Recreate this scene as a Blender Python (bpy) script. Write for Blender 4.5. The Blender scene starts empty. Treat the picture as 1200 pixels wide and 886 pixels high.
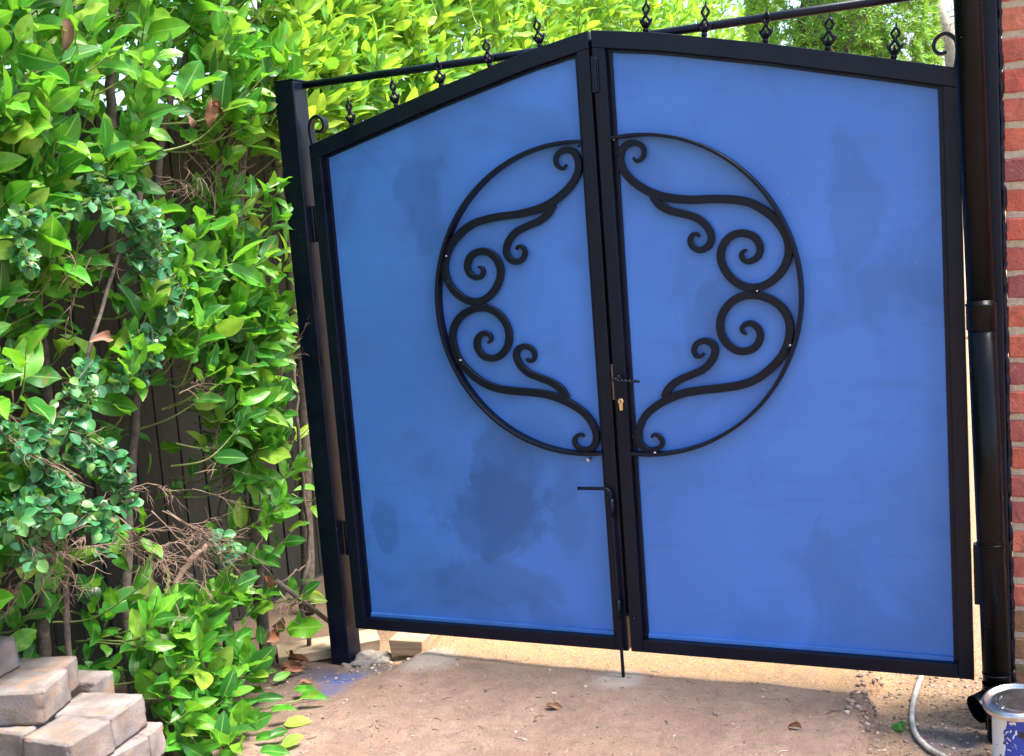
import bpy, bmesh, math, random
import numpy as np
from mathutils import Vector, Matrix, noise as mnoise
random.seed(7)
R = math.radians
scene = bpy.context.scene
col = scene.collection

# ---------------------------------------------------------------- camera
F_PX, CX, CY = 1340.0, 600.0, 443.0
CAM = Vector((1.1345, -3.2521, 1.3271))
YAW, PITCH, ROLL = 0.4232, -0.1276, -0.0767
_f = Vector((-math.sin(YAW)*math.cos(PITCH), math.cos(YAW)*math.cos(PITCH), math.sin(PITCH)))
_r = Vector((math.cos(YAW), math.sin(YAW), 0)); _u = _r.cross(_f)
RT = _r*math.cos(ROLL) + _u*math.sin(ROLL); UP = -_r*math.sin(ROLL) + _u*math.cos(ROLL); FW = _f
cd = bpy.data.cameras.new('camera'); cam = bpy.data.objects.new('camera', cd); col.objects.link(cam)
cd.sensor_width = 36.0; cd.lens = F_PX/1200*36; cd.clip_start = .05; cd.clip_end = 500
cam.matrix_world = Matrix(((RT.x, UP.x, -FW.x, CAM.x), (RT.y, UP.y, -FW.y, CAM.y), (RT.z, UP.z, -FW.z, CAM.z), (0, 0, 0, 1)))
scene.camera = cam

# ---------------------------------------------------------------- light
SUN_TO = Vector((0.46, 0.10, 1.0)).normalized()          # direction towards the sun
SUN_EL = math.asin(SUN_TO.z); SUN_AZ = math.atan2(SUN_TO.x, SUN_TO.y)
world = bpy.data.worlds.new('World'); scene.world = world; world.use_nodes = True
wn = world.node_tree; wn.nodes.clear()
sky = wn.nodes.new('ShaderNodeTexSky'); sky.sky_type = 'NISHITA'; sky.sun_disc = False
sky.sun_elevation = SUN_EL; sky.sun_rotation = SUN_AZ
sky.air_density = 1.0; sky.dust_density = 2.2; sky.ozone_density = .6
bg = wn.nodes.new('ShaderNodeBackground'); bg.inputs['Strength'].default_value = .09
wo = wn.nodes.new('ShaderNodeOutputWorld')
wn.links.new(sky.outputs[0], bg.inputs[0]); wn.links.new(bg.outputs[0], wo.inputs[0])
sd = bpy.data.lights.new('sun', 'SUN'); sd.energy = 2.6; sd.angle = R(24); sd.color = (1.0, .95, .86)
sun = bpy.data.objects.new('sun', sd); col.objects.link(sun)
sun.rotation_euler = (-SUN_TO).to_track_quat('-Z', 'Y').to_euler(); sun.location = (3, 5, 8)
vs = scene.view_settings; vs.view_transform = 'Standard'; vs.look = 'None'; vs.gamma = 1.0; vs.exposure = 2.4
vs.use_curve_mapping = False
cy_ = scene.cycles; cy_.use_adaptive_sampling = True; cy_.adaptive_threshold = .02; cy_.max_bounces = 5; cy_.diffuse_bounces = 2; cy_.glossy_bounces = 2; cy_.transmission_bounces = 3; cy_.transparent_max_bounces = 4

# ---------------------------------------------------------------- helpers
def proj(P):
    d = Vector(P) - CAM; z = d.dot(FW)
    return CX + F_PX*d.dot(RT)/z, CY - F_PX*d.dot(UP)/z, z
def ray(u, v): return RT*((u-CX)/F_PX) - UP*((v-CY)/F_PX) + FW
def on_y(u, v, y): d = ray(u, v); return CAM + d*((y-CAM.y)/d.y)
def on_x(u, v, x): d = ray(u, v); return CAM + d*((x-CAM.x)/d.x)

def tag(o, label=None, cat=None, group=None, kind=None):
    if label: o['label'] = label
    if cat: o['category'] = cat
    if group: o['group'] = group
    if kind: o['kind'] = kind
    return o
def empty(name, loc=(0, 0, 0), label=None, cat=None, group=None):
    o = bpy.data.objects.new(name, None); o.empty_display_size = .1; o.location = loc; col.objects.link(o)
    return tag(o, label, cat, group)

class MB:
    def __init__(s): s.v = []; s.f = []; s.sm = []
    def add(s, vs, fs, smooth=False):
        n = len(s.v); s.v += [tuple(x) for x in vs]
        for f in fs: s.f.append(tuple(i+n for i in f)); s.sm.append(smooth)
        return s
    def box(s, a, b):
        x0, y0, z0 = a; x1, y1, z1 = b
        return s.add([(x0,y0,z0),(x1,y0,z0),(x1,y1,z0),(x0,y1,z0),(x0,y0,z1),(x1,y0,z1),(x1,y1,z1),(x0,y1,z1)],
                     [(0,3,2,1),(4,5,6,7),(0,1,5,4),(1,2,6,5),(2,3,7,6),(3,0,4,7)])
    def prism(s, poly, y0, y1):                      # polygon in xz, counter-clockwise seen from -y
        n = len(poly)
        vs = [(x, y0, z) for x, z in poly] + [(x, y1, z) for x, z in poly]
        fs = [tuple(range(n)), tuple(range(2*n-1, n-1, -1))]
        fs += [(i, n+i, n+(i+1) % n, (i+1) % n) for i in range(n)]
        return s.add(vs, fs)
    def tube(s, pts, rad, seg=8, cap=True, smooth=True):
        pts = [Vector(p) for p in pts]; n = len(pts)
        if not hasattr(rad, '__len__'): rad = [rad]*n
        t0 = (pts[1]-pts[0]).normalized()
        a = t0.orthogonal().normalized(); vs = []
        for i in range(n):
            t = (pts[min(i+1, n-1)] - pts[max(i-1, 0)])
            t = t.normalized() if t.length > 1e-9 else t0
            a = (a - t*a.dot(t)); a = a.normalized() if a.length > 1e-6 else t.orthogonal().normalized()
            b = t.cross(a)
            for k in range(seg):
                w = 2*math.pi*k/seg
                vs.append(pts[i] + (a*math.cos(w) + b*math.sin(w))*rad[i])
        fs = [(i*seg+k, i*seg+(k+1) % seg, (i+1)*seg+(k+1) % seg, (i+1)*seg+k) for i in range(n-1) for k in range(seg)]
        s.add(vs, fs, smooth)
        if cap:
            m = len(s.v) - n*seg
            s.f.append(tuple(range(m+seg-1, m-1, -1))); s.sm.append(False)
            s.f.append(tuple(range(m+(n-1)*seg, m+n*seg))); s.sm.append(False)
        return s
    def lathe(s, prof, c, seg=32, smooth=True):      # prof: (r,z)
        vs = []; n = len(prof)
        for r, z in prof:
            for k in range(seg):
                w = 2*math.pi*k/seg; vs.append((c[0]+r*math.cos(w), c[1]+r*math.sin(w), c[2]+z))
        fs = [(i*seg+k, i*seg+(k+1) % seg, (i+1)*seg+(k+1) % seg, (i+1)*seg+k) for i in range(n-1) for k in range(seg)]
        return s.add(vs, fs, smooth)
    def mesh(s, name, mat):
        me = bpy.data.meshes.new(name); me.from_pydata([tuple(v) for v in s.v], [], s.f)
        me.polygons.foreach_set('use_smooth', s.sm); me.materials.append(mat); me.update()
        return me
    def build(s, name, mat, parent=None, bevel=0, seg=2):
        o = bpy.data.objects.new(name, s.mesh(name, mat)); col.objects.link(o)
        if parent: o.parent = parent; o.matrix_parent_inverse = Matrix.Translation(-Vector(parent.location))
        if bevel:
            m = o.modifiers.new('bevel', 'BEVEL'); m.width = bevel; m.segments = seg; m.limit_method = 'ANGLE'; m.angle_limit = R(40)
        return o

def catmull(P, k=8):
    P = [Vector(p) for p in P]; out = []
    n = len(P)
    for i in range(n-1):
        p0, p1, p2, p3 = P[max(i-1, 0)], P[i], P[i+1], P[min(i+2, n-1)]
        for j in range(k):
            t = j/k
            out.append(.5*((2*p1) + (p2-p0)*t + (2*p0-5*p1+4*p2-p3)*t*t + (3*p1-p0-3*p2+p3)*t**3))
    out.append(P[-1]); return out

# ---------------------------------------------------------------- materials
class NT:
    def __init__(s, name):
        s.m = bpy.data.materials.new(name); s.m.use_nodes = True; s.t = s.m.node_tree; s.t.nodes.clear()
        s.out = s.n('ShaderNodeOutputMaterial')
    def n(s, t, **k):
        x = s.t.nodes.new(t)
        for a, b in k.items(): setattr(x, a, b)
        return x
    def l(s, a, b): s.t.links.new(a, b)
    def noise(s, scale, detail=4, rough=.55, vec=None, dist=0):
        x = s.n('ShaderNodeTexNoise'); x.inputs['Scale'].default_value = scale; x.inputs['Detail'].default_value = detail
        x.inputs['Roughness'].default_value = rough; x.inputs['Distortion'].default_value = dist
        if vec is not None: s.l(vec, x.inputs['Vector'])
        return x.outputs['Fac']
    def ramp(s, fac, stops, interp='LINEAR'):
        x = s.n('ShaderNodeValToRGB'); x.color_ramp.interpolation = interp
        e = x.color_ramp.elements
        while len(e) < len(stops): e.new(.5)
        for i, (p, c) in enumerate(stops):
            e[i].position = p; e[i].color = (c, c, c, 1) if not hasattr(c, '__len__') else (*c, 1)
        s.l(fac, x.inputs[0]); return x.outputs[0]
    def mix(s, fac, a, b, mode='MIX'):
        x = s.n('ShaderNodeMix', data_type='RGBA', blend_type=mode)
        for sock, val in ((x.inputs[0], fac), (x.inputs[6], a), (x.inputs[7], b)):
            if hasattr(val, 'is_linked'): s.l(val, sock)
            elif hasattr(val, '__len__'): sock.default_value = (*val, 1)
            else: sock.default_value = val
        return x.outputs[2]
    def math(s, op, a, b=0, c=0):
        x = s.n('ShaderNodeMath', operation=op)
        for i, val in enumerate((a, b, c)):
            if hasattr(val, 'is_linked'): s.l(val, x.inputs[i])
            else: x.inputs[i].default_value = val
        return x.outputs[0]
    def coord(s, k='Object'): return s.n('ShaderNodeTexCoord').outputs[k]
    def pos(s): return s.n('ShaderNodeNewGeometry').outputs['Position']
    def bump(s, h, strength=.3, dist=.01):
        x = s.n('ShaderNodeBump'); x.inputs['Strength'].default_value = strength; x.inputs['Distance'].default_value = dist
        s.l(h, x.inputs['Height']); return x.outputs[0]
    def bsdf(s, color, rough=.5, normal=None, metal=0, spec=.5, coat=0):
        b = s.n('ShaderNodeBsdfPrincipled')
        for k, val in (('Base Color', color), ('Roughness', rough), ('Metallic', metal), ('Specular IOR Level', spec), ('Coat Weight', coat)):
            if hasattr(val, 'is_linked'): s.l(val, b.inputs[k])
            elif hasattr(val, '__len__'): b.inputs[k].default_value = (*val, 1)
            else: b.inputs[k].default_value = val
        if normal is not None: s.l(normal, b.inputs['Normal'])
        return b.outputs[0]
    def done(s, sh): s.l(sh, s.out.inputs[0]); return s.m

M = {}
def mk_black(name, base, rough, spec=.22):
    t = NT(name); c = t.pos()
    n1 = t.noise(9, 5, vec=c); n2 = t.noise(160, 3, vec=c)
    colr = t.mix(t.ramp(n1, [(.35, 0), (.75, 1)]), base, tuple(x*1.7+.0006 for x in base))
    chip = t.ramp(t.noise(75, 3, .6, vec=c), [(.745, 0), (.765, .6)])
    colr = t.mix(chip, colr, (.16, .17, .19))
    dust = t.ramp(t.noise(14, 4, .65, vec=c, dist=.5), [(.5, 0), (.8, .5)])
    colr = t.mix(dust, colr, (.007, .009, .016))
    rg = t.ramp(n1, [(.3, rough-.08), (.7, rough+.12)])
    return t.done(t.bsdf(colr, rg, t.bump(n2, .12, .002), spec=spec))
M['frame'] = mk_black('black_metal_paint', (.0014, .0030, .0105), .34)
M['scroll'] = mk_black('black_scroll_paint', (.0014, .0028, .0095), .42)
M['pipe'] = mk_black('black_pipe_plastic', (.0012, .0016, .003), .26, .16)

t = NT('blue_panel_paint'); c = t.pos()
def stretched(sx_, sz_, detail=4):
    mp = t.n('ShaderNodeMapping'); t.l(c, mp.inputs[0]); mp.inputs['Scale'].default_value = (sx_, 1, sz_)
    return t.noise(1.0, detail, .6, vec=mp.outputs[0], dist=.25)
n1 = t.noise(1.5, 3, .5, vec=c, dist=.6); n2 = t.noise(5.0, 5, .6, vec=c, dist=.4); n3 = t.noise(260, 2, vec=c)
a = t.mix(t.ramp(n1, [(.35, 0), (.65, 1)]), (.062, .195, .60), (.052, .165, .50))
a = t.mix(t.ramp(t.noise(2.7, 3, .5, vec=c, dist=1.0), [(.54, 0), (.62, .32)]), a, (.034, .104, .31))        # cloudy thin coats
a = t.mix(t.ramp(n2, [(.52, 0), (.72, .4)]), a, (.046, .128, .37))
a = t.mix(t.ramp(stretched(38, 2.2), [(.50, 0), (.72, .30)]), a, (.06, .185, .54))                           # roller strokes
a = t.mix(t.ramp(stretched(3, 26, 3), [(.56, 0), (.75, .25)]), a, (.036, .115, .36))
sx_ = t.n('ShaderNodeSeparateXYZ'); t.l(c, sx_.inputs[0])
def smudge(x0, z0, rx, rz, k, wob=2.6):                                                                        # thin, rubbed patches in the coat
    ex = t.math('DIVIDE', t.math('SUBTRACT', sx_.outputs[0], x0), rx); ez = t.math('DIVIDE', t.math('SUBTRACT', sx_.outputs[2], z0), rz)
    q = t.math('SQRT', t.math('ADD', t.math('MULTIPLY', ex, ex), t.math('MULTIPLY', ez, ez)))
    return t.math('MULTIPLY', t.ramp(t.math('ADD', q, t.math('MULTIPLY', t.math('SUBTRACT', n2, .5), wob)), [(.72, 1), (1.02, 0)]), k)
for (x0, z0, rx, rz, k) in ((-.43, .42, .20, .15, .55), (-.40, .53, .13, .20, .4), (-.50, .17, .25, .10, .35), (-.86, .36, .05, .10, .35), (-.62, 1.45, .10, .16, .35), (.72, 1.35, .07, .22, .30), (-.18, .40, .07, .15, .30), (.30, 1.08, .06, .09, .30)):
    a = t.mix(smudge(x0, z0, rx, rz, k), a, (.030, .088, .255))
sp = t.ramp(t.noise(60, 2, .4, vec=c), [(.75, 0), (.775, .6)])
a = t.mix(sp, a, (.20, .25, .38))                                                                            # dust specks
dent = t.noise(2.2, 2, .4, vec=c)
hb_ = t.math('ADD', t.math('MULTIPLY', n3, .04), t.math('ADD', t.math('MULTIPLY', dent, 2.5), t.math('MULTIPLY', stretched(38, 2.2), .10)))
M['panel'] = t.done(t.bsdf(a, t.ramp(n2, [(.3, .30), (.7, .52)]), t.bump(hb_, .35, .006), spec=.42))

t = NT('brown_gap_reflection'); M['gap_brown'] = t.done(t.bsdf(t.ramp(t.noise(30, 4, vec=t.pos()), [(.3, (.10, .055, .03)), (.7, (.20, .115, .06))]), .55))  # brownish reflection in the meeting gap, put into the base colour
t = NT('brass'); M['brass'] = t.done(t.bsdf((.80, .52, .26), .32, metal=1.0))
t = NT('bright_steel'); M['steel'] = t.done(t.bsdf(t.ramp(t.noise(40, 3, vec=t.pos()), [(.3, (.40, .40, .42)), (.7, (.70, .70, .73))]), .30, metal=1.0))

# leaves --------------------------------------------------
def leaf_mat(name, stops, vein, trans=.35, rough=.33, tint=(.40, .62, .05)):
    t = NT(name)
    g = t.n('ShaderNodeNewGeometry'); oi = t.n('ShaderNodeObjectInfo')
    rnd = t.math('FRACT', t.math('ADD', g.outputs['Random Per Island'], t.math('MULTIPLY', oi.outputs['Random'], 7.31)))
    rnd2 = t.math('FRACT', t.math('MULTIPLY', rnd, 13.7))
    base = t.ramp(rnd, stops)
    uv = t.n('ShaderNodeSeparateXYZ'); t.l(t.coord('UV'), uv.inputs[0])
    u, v = uv.outputs[0], uv.outputs[1]
    d = t.math('ABSOLUTE', t.math('SUBTRACT', v, .5))
    mid = t.ramp(d, [(.0, 1), (.045, 0)])
    ph = t.math('SUBTRACT', t.math('MULTIPLY', u, 9.0), t.math('MULTIPLY', d, 7.0))
    lat = t.ramp(t.math('ABSOLUTE', t.math('SUBTRACT', t.math('FRACT', ph), .5)), [(.0, .45), (.09, 0)])
    nz = t.noise(60, 2, vec=g.outputs['Position'])
    base = t.mix(t.ramp(nz, [(.3, 0), (.75, .4)]), base, tuple(x*.55 for x in stops[0][1]))
    base = t.mix(t.math('MAXIMUM', mid, lat), base, vein)
    blot = t.math('MULTIPLY', t.ramp(t.noise(28, 1, vec=g.outputs['Position']), [(.62, 0), (.72, .6)]), t.math('GREATER_THAN', rnd2, .72))
    base = t.mix(blot, base, (.26, .17, .03))
    rim = t.math('MULTIPLY', t.ramp(t.math('ADD', d, t.math('MULTIPLY', u, .10)), [(.50, 0), (.56, .8)]), t.math('GREATER_THAN', t.math('FRACT', t.math('MULTIPLY', rnd, 29.3)), .7))
    base = t.mix(rim, base, (.30, .20, .07))
    hgt = t.math('ADD', t.math('MULTIPLY', mid, -.8), t.math('MULTIPLY', lat, -.9))
    nor = t.bump(hgt, .35, .002)
    rg = t.ramp(rnd2, [(0, rough), (1, rough+.22)])
    p = t.bsdf(base, rg, nor, spec=.55)
    tr = t.n('ShaderNodeBsdfTranslucent')
    t.l(t.mix(.55, base, tint, 'MIX'), tr.inputs[0]); pass
    mx = t.n('ShaderNodeMixShader'); mx.inputs[0].default_value = trans
    t.l(p, mx.inputs[1]); t.l(tr.outputs[0], mx.inputs[2])
    return t.done(mx.outputs[0])
M['laurel'] = leaf_mat('laurel_leaf', [(.0, (.012, .10, .016)), (.32, (.028, .21, .018)), (.6, (.075, .36, .022)), (.86, (.18, .47, .03)), (1.0, (.36, .50, .06))], (.30, .55, .12), tint=(.30, .70, .03), rough=.27)
M['laurel_far'] = leaf_mat('sunlit_laurel_leaf', [(.0, (.05, .28, .02)), (.4, (.12, .45, .025)), (.75, (.24, .55, .03)), (1.0, (.42, .58, .05))], (.45, .58, .16), trans=.45, tint=(.55, .75, .05))  # brighter, yellower laurel copy: sunlight put into the leaf colour
M['smallleaf'] = leaf_mat('small_bluish_leaf', [(.0, (.018, .12, .05)), (.5, (.035, .20, .075)), (.85, (.08, .30, .08)), (1.0, (.2, .38, .09))], (.09, .24, .1), trans=.2, rough=.28)
M['conifer'] = leaf_mat('yew_sprig', [(.0, (.07, .28, .04)), (.5, (.18, .44, .04)), (1.0, (.40, .52, .05))], (.2, .36, .08), trans=.35, rough=.45)
t = NT('dead_leaf'); g = t.n('ShaderNodeObjectInfo')
b0 = t.ramp(g.outputs['Random'], [(0, (.14, .055, .025)), (.5, (.27, .105, .045)), (1, (.20, .115, .07))])
nz = t.noise(50, 4, vec=t.pos())
M['dead'] = t.done(t.bsdf(t.mix(t.ramp(nz, [(.35, 0), (.7, .6)]), b0, (.07, .035, .02)), .6, t.bump(nz, .4, .003)))

def bark(name, a, b, rough=.85):
    t = NT(name); c = t.pos(); nz = t.noise(35, 6, .65, vec=c, dist=.5)
    return t.done(t.bsdf(t.ramp(nz, [(.3, a), (.72, b)]), rough, t.bump(nz, .8, .006)))
M['bark'] = bark('laurel_bark', (.045, .034, .028), (.16, .12, .095))
M['twig'] = bark('dry_twig', (.10, .06, .04), (.34, .23, .17))
M['stem'] = bark('green_stem', (.10, .16, .04), (.25, .30, .09), .6)
M['grey_bark'] = bark('grey_bark', (.20, .18, .14), (.38, .35, .28))

def wood(name, a, b, axis, scale=6):
    t = NT(name); mp = t.n('ShaderNodeMapping'); t.l(t.coord('Object'), mp.inputs[0])
    s = [14.0]*3; s[axis] = 1.2; mp.inputs['Scale'].default_value = s
    oi = t.n('ShaderNodeObjectInfo'); cb = t.n('ShaderNodeCombineXYZ'); t.l(t.math('MULTIPLY', oi.outputs['Random'], 30), cb.inputs[0])
    t.l(cb.outputs[0], mp.inputs['Location'])
    nz = t.noise(scale, 6, .6, vec=mp.outputs[0], dist=.8)
    return t.done(t.bsdf(t.ramp(nz, [(.3, a), (.7, b)]), .8, t.bump(nz, .5, .004)))
M['fence'] = wood('weathered_fence_wood', (.007, .0056, .0045), (.022, .018, .014), 2)
M['plank'] = wood('sawn_timber', (.28, .18, .11), (.52, .38, .25), 0)

t = NT('paver_concrete'); c = t.coord('Object'); oi = t.n('ShaderNodeObjectInfo')
cb = t.n('ShaderNodeCombineXYZ'); t.l(t.math('MULTIPLY', oi.outputs['Random'], 40), cb.inputs[0]); t.l(t.math('MULTIPLY', oi.outputs['Random'], 17), cb.inputs[2])
va = t.n('ShaderNodeVectorMath', operation='ADD'); t.l(c, va.inputs[0]); t.l(cb.outputs[0], va.inputs[1]); c = va.outputs[0]
n1 = t.noise(14, 4, vec=c); n2 = t.noise(9, 3, vec=c, dist=.7); n3 = t.noise(220, 3, .7, vec=c)
a = t.ramp(n1, [(.3, (.125, .102, .10)), (.55, (.22, .185, .175)), (.75, (.32, .275, .26))])
a = t.mix(t.ramp(n2, [(.52, 0), (.68, .75)]), a, (.28, .165, .10))
n4 = t.noise(11, 4, vec=c, dist=.3); a = t.mix(t.ramp(n4, [(.55, 0), (.72, .7)]), a, (.15, .15, .20))
a = t.mix(t.ramp(n3, [(.3, .45), (.55, 0)]), a, (.12, .10, .09))
a = t.mix(t.ramp(t.noise(5, 4, .6, vec=c, dist=.9), [(.5, 0), (.66, .6)]), a, (.13, .095, .075))
M['paver'] = t.done(t.bsdf(a, .85, t.bump(t.math('ADD', n3, t.math('MULTIPLY', n1, 2)), .5, .004)))

def brick_mat(name, stops, moss=0):
    t = NT(name); oi = t.n('ShaderNodeObjectInfo'); c = t.pos()
    a = t.ramp(oi.outputs['Random'], stops)
    n1 = t.noise(26, 5, .6, vec=c, dist=.6); n2 = t.noise(150, 4, .7, vec=c)
    a = t.mix(t.ramp(n1, [(.42, 0), (.75, .65)]), a, (.20, .075, .065))
    a = t.mix(t.ramp(t.noise(48, 3, vec=c), [(.62, 0), (.74, .55)]), a, (.55, .33, .26))
    if moss: a = t.mix(t.ramp(n1, [(.25, .25), (.6, .8)]), a, (.16, .15, .06))
    return t.done(t.bsdf(a, .85, t.bump(t.math('ADD', n2, t.math('MULTIPLY', n1, 2.5)), .7, .006)))
BS = [(0, (.52, .11, .075)), (.3, (.60, .15, .085)), (.5, (.48, .12, .09)), (.68, (.30, .085, .085)), (.8, (.56, .15, .095)), (1, (.64, .22, .12))]
M['brick'] = brick_mat('red_brick', BS); M['mossbrick'] = brick_mat('mossy_red_brick', BS, 1)
t = NT('mortar'); c = t.pos(); nz = t.noise(120, 4, .7, vec=c)
M['mortar'] = t.done(t.bsdf(t.ramp(nz, [(.3, (.40, .31, .21)), (.7, (.62, .52, .38))]), .95, t.bump(nz, .8, .005)))
t = NT('grey_concrete'); c = t.pos(); nz = t.noise(70, 5, .7, vec=c)
M['concrete'] = t.done(t.bsdf(t.ramp(nz, [(.3, (.13, .105, .085)), (.7, (.27, .235, .205))]), .95, t.bump(nz, .9, .006)))

# ground ---------------------------------------------------
t = NT('dirt_ground'); P = t.pos()
sx = t.n('ShaderNodeSeparateXYZ'); t.l(P, sx.inputs[0]); X, Y = sx.outputs[0], sx.outputs[1]
n1 = t.noise(3.2, 5, .6, vec=P, dist=.4); n2 = t.noise(22, 5, .65, vec=P); n3 = t.noise(140, 4, .75, vec=P); n4 = t.noise(420, 2, .6, vec=P)
a = t.ramp(n1, [(.3, (.25, .150, .108)), (.5, (.335, .215, .16)), (.72, (.43, .295, .228))])
a = t.mix(t.ramp(n2, [(.4, 0), (.7, .5)]), a, (.20, .13, .105))
a = t.mix(t.ramp(n3, [(.62, 0), (.72, .7)]), a, (.58, .48, .41))
a = t.mix(t.ramp(n4, [(.28, .6), (.42, 0)]), a, (.13, .075, .055))
n6 = t.noise(7.5, 4, .7, vec=P, dist=1.2)
a = t.mix(t.ramp(n6, [(.52, 0), (.60, .45)]), a, (.19, .125, .105))
a = t.mix(t.ramp(t.noise(60, 3, .7, vec=P), [(.60, 0), (.68, .6)]), a, (.15, .095, .07))
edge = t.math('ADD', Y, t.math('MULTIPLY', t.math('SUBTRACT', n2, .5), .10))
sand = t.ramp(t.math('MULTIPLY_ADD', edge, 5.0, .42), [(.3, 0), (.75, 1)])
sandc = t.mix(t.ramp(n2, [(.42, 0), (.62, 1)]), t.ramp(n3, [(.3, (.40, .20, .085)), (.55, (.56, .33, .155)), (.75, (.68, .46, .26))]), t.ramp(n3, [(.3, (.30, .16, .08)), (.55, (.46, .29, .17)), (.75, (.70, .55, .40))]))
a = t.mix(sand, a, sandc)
# loose orange grit right of the slab
gr = t.ramp(t.math('ADD', X, t.math('MULTIPLY', t.math('SUBTRACT', n2, .5), .16)), [(.70, 0), (.80, .8)])
a = t.mix(gr, a, t.ramp(n3, [(.3, (.20, .115, .06)), (.5, (.34, .21, .12)), (.68, (.50, .38, .27))]))
# darker brown ground towards the hedge side
hedge_mask = t.ramp(t.math('ADD', t.math('MULTIPLY', X, -1), t.math('MULTIPLY', t.math('SUBTRACT', n2, .5), .3)), [(.0, 0), (1, 1)])
hedge_mask = t.ramp(t.math('MULTIPLY_ADD', t.math('ADD', X, t.math('MULTIPLY', t.math('SUBTRACT', n2, .5), .35)), -2.5, -2.1), [(.2, 0), (.8, .85)])
a = t.mix(hedge_mask, a, (.085, .055, .04))
def spot(cx_, cy_, r, wob=.5):
    vs_ = t.n('ShaderNodeVectorMath', operation='DISTANCE'); cb_ = t.n('ShaderNodeCombineXYZ')
    t.l(X, cb_.inputs[0]); t.l(Y, cb_.inputs[1]); t.l(cb_.outputs[0], vs_.inputs[0]); vs_.inputs[1].default_value = (cx_, cy_, 0)
    return t.ramp(t.math('ADD', t.math('DIVIDE', vs_.outputs['Value'], r), t.math('MULTIPLY', t.math('SUBTRACT', n2, .5), wob)), [(.45, 1), (1.0, 0)])
for (cx_, cy_, r, c_, k_) in ((-.955, -.17, .10, (.07, .12, .36), .85), (-.93, -.30, .075, (.08, .12, .33), .6), (-1.06, -.14, .10, (.05, .055, .10), .7),
                          (-.90, -.08, .10, (.16, .16, .18), .6), (.93, -.11, .13, (.13, .125, .15), .75), (-.03, -.04, .10, (.50, .42, .38), .7), (-.70, -.03, .13, (.52, .43, .37), .7)):
    a = t.mix(t.math('MULTIPLY', spot(cx_, cy_, r), k_), a, c_)
hb = t.math('ADD', t.math('MULTIPLY', n3, .6), t.math('ADD', t.math('MULTIPLY', n2, 1.4), t.math('MULTIPLY', n4, .25)))
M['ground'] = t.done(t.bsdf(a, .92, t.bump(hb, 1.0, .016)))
t = NT('pebble'); oi = t.n('ShaderNodeNewGeometry')
M['pebble'] = t.done(t.bsdf(t.ramp(oi.outputs['Random Per Island'], [(0, (.12, .085, .065)), (.45, (.24, .16, .12)), (.8, (.34, .25, .20)), (1, (.44, .37, .32))]), .85))

# ---------------------------------------------------------------- ground mesh
def nz3(x, y, s, o=0): return mnoise.noise(Vector((x*s+o, y*s-o, o*.7)))
def sstep(a, b, x):
    t_ = max(0, min(1, (x-a)/(b-a))); return t_*t_*(3-2*t_)
def gz(x, y):
    h = -.078
    far = sstep(2.2, 4.0, max(abs(x), abs(y)))
    w = .03*nz3(x, y, 6, 3)+.02*nz3(x, y, 17, 5)
    h -= .055*sstep(.695, .725, x + w*.9)*(1-far)                        # broken slab edge to the right
    h -= .05*sstep(-.74, -.86, x + w)*sstep(-.45, .02, y + x*.2 + w)*(1-far)
    h -= .03*sstep(-.7, -1.05, x)*(1-far)
    h += (.006*nz3(x, y, 3.2, 1) + .0035*nz3(x, y, 11, 2) + .0018*nz3(x, y, 37, 8))
    h += .010*abs(nz3(x, y, 26, 11))*sstep(.71, .76, x)*(1-far)
    return h - .0*far
def axis(lo, hi, step):
    xs = list(np.arange(lo, hi, step)); d = step; x = hi
    out = []
    while x < 150: out.append(x); d *= 1.35; x += d
    x = lo - step; d = step; neg = []
    while x > -150: neg.append(x); d *= 1.35; x -= d
    return neg[::-1] + xs + out
gx = axis(-1.45, 1.3, .014); gy = axis(-1.05, .55, .014)
V = [(x, y, gz(x, y)) for y in gy for x in gx]
nx = len(gx)
Fc = [(j*nx+i, j*nx+i+1, (j+1)*nx+i+1, (j+1)*nx+i) for j in range(len(gy)-1) for i in range(nx-1)]
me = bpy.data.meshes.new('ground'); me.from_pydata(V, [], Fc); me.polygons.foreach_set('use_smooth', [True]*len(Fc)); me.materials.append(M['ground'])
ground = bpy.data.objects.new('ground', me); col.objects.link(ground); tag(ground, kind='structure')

# loose stones
mb = MB()
ico = bmesh.new(); bmesh.ops.create_icosphere(ico, subdivisions=1, radius=1); icv = [v.co.copy() for v in ico.verts]; icf = [tuple(v.index for v in f.verts) for f in ico.faces]; ico.free()
rp = random.Random(3)
def stone(x, y, r, z=None):
    sq = Vector((r*rp.uniform(.7, 1.3), r*rp.uniform(.6, 1.1), r*rp.uniform(.4, .8))); a_ = rp.uniform(0, 6.3)
    M3 = Matrix.Rotation(a_, 3, 'Z'); zz = gz(x, y) + sq.z*.35
    mb.add([M3 @ Vector((v.x*sq.x*rp.uniform(.8, 1.2), v.y*sq.y*rp.uniform(.8, 1.2), v.z*sq.z)) + Vector((x, y, zz)) for v in icv], icf)
for i in range(1900): stone(rp.uniform(-1.3, .75), rp.uniform(-.8, .1), rp.choice((.0010, .0014, .0018, .0024, .0032)))
for i in range(60): stone(rp.uniform(-1.15, .7), rp.uniform(-.6, .0), rp.uniform(.004, .008))
for i in range(900): stone(rp.uniform(.70, 1.15), rp.uniform(-.4, .35), rp.choice((.002, .003, .0045, .006)))
for i in range(60): stone(rp.uniform(.66, .74), rp.uniform(-.12, .2), rp.uniform(.004, .012))
for i in range(50): stone(rp.uniform(-1.0, -.78), rp.uniform(-.14, .12), rp.uniform(.003, .009))
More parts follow.
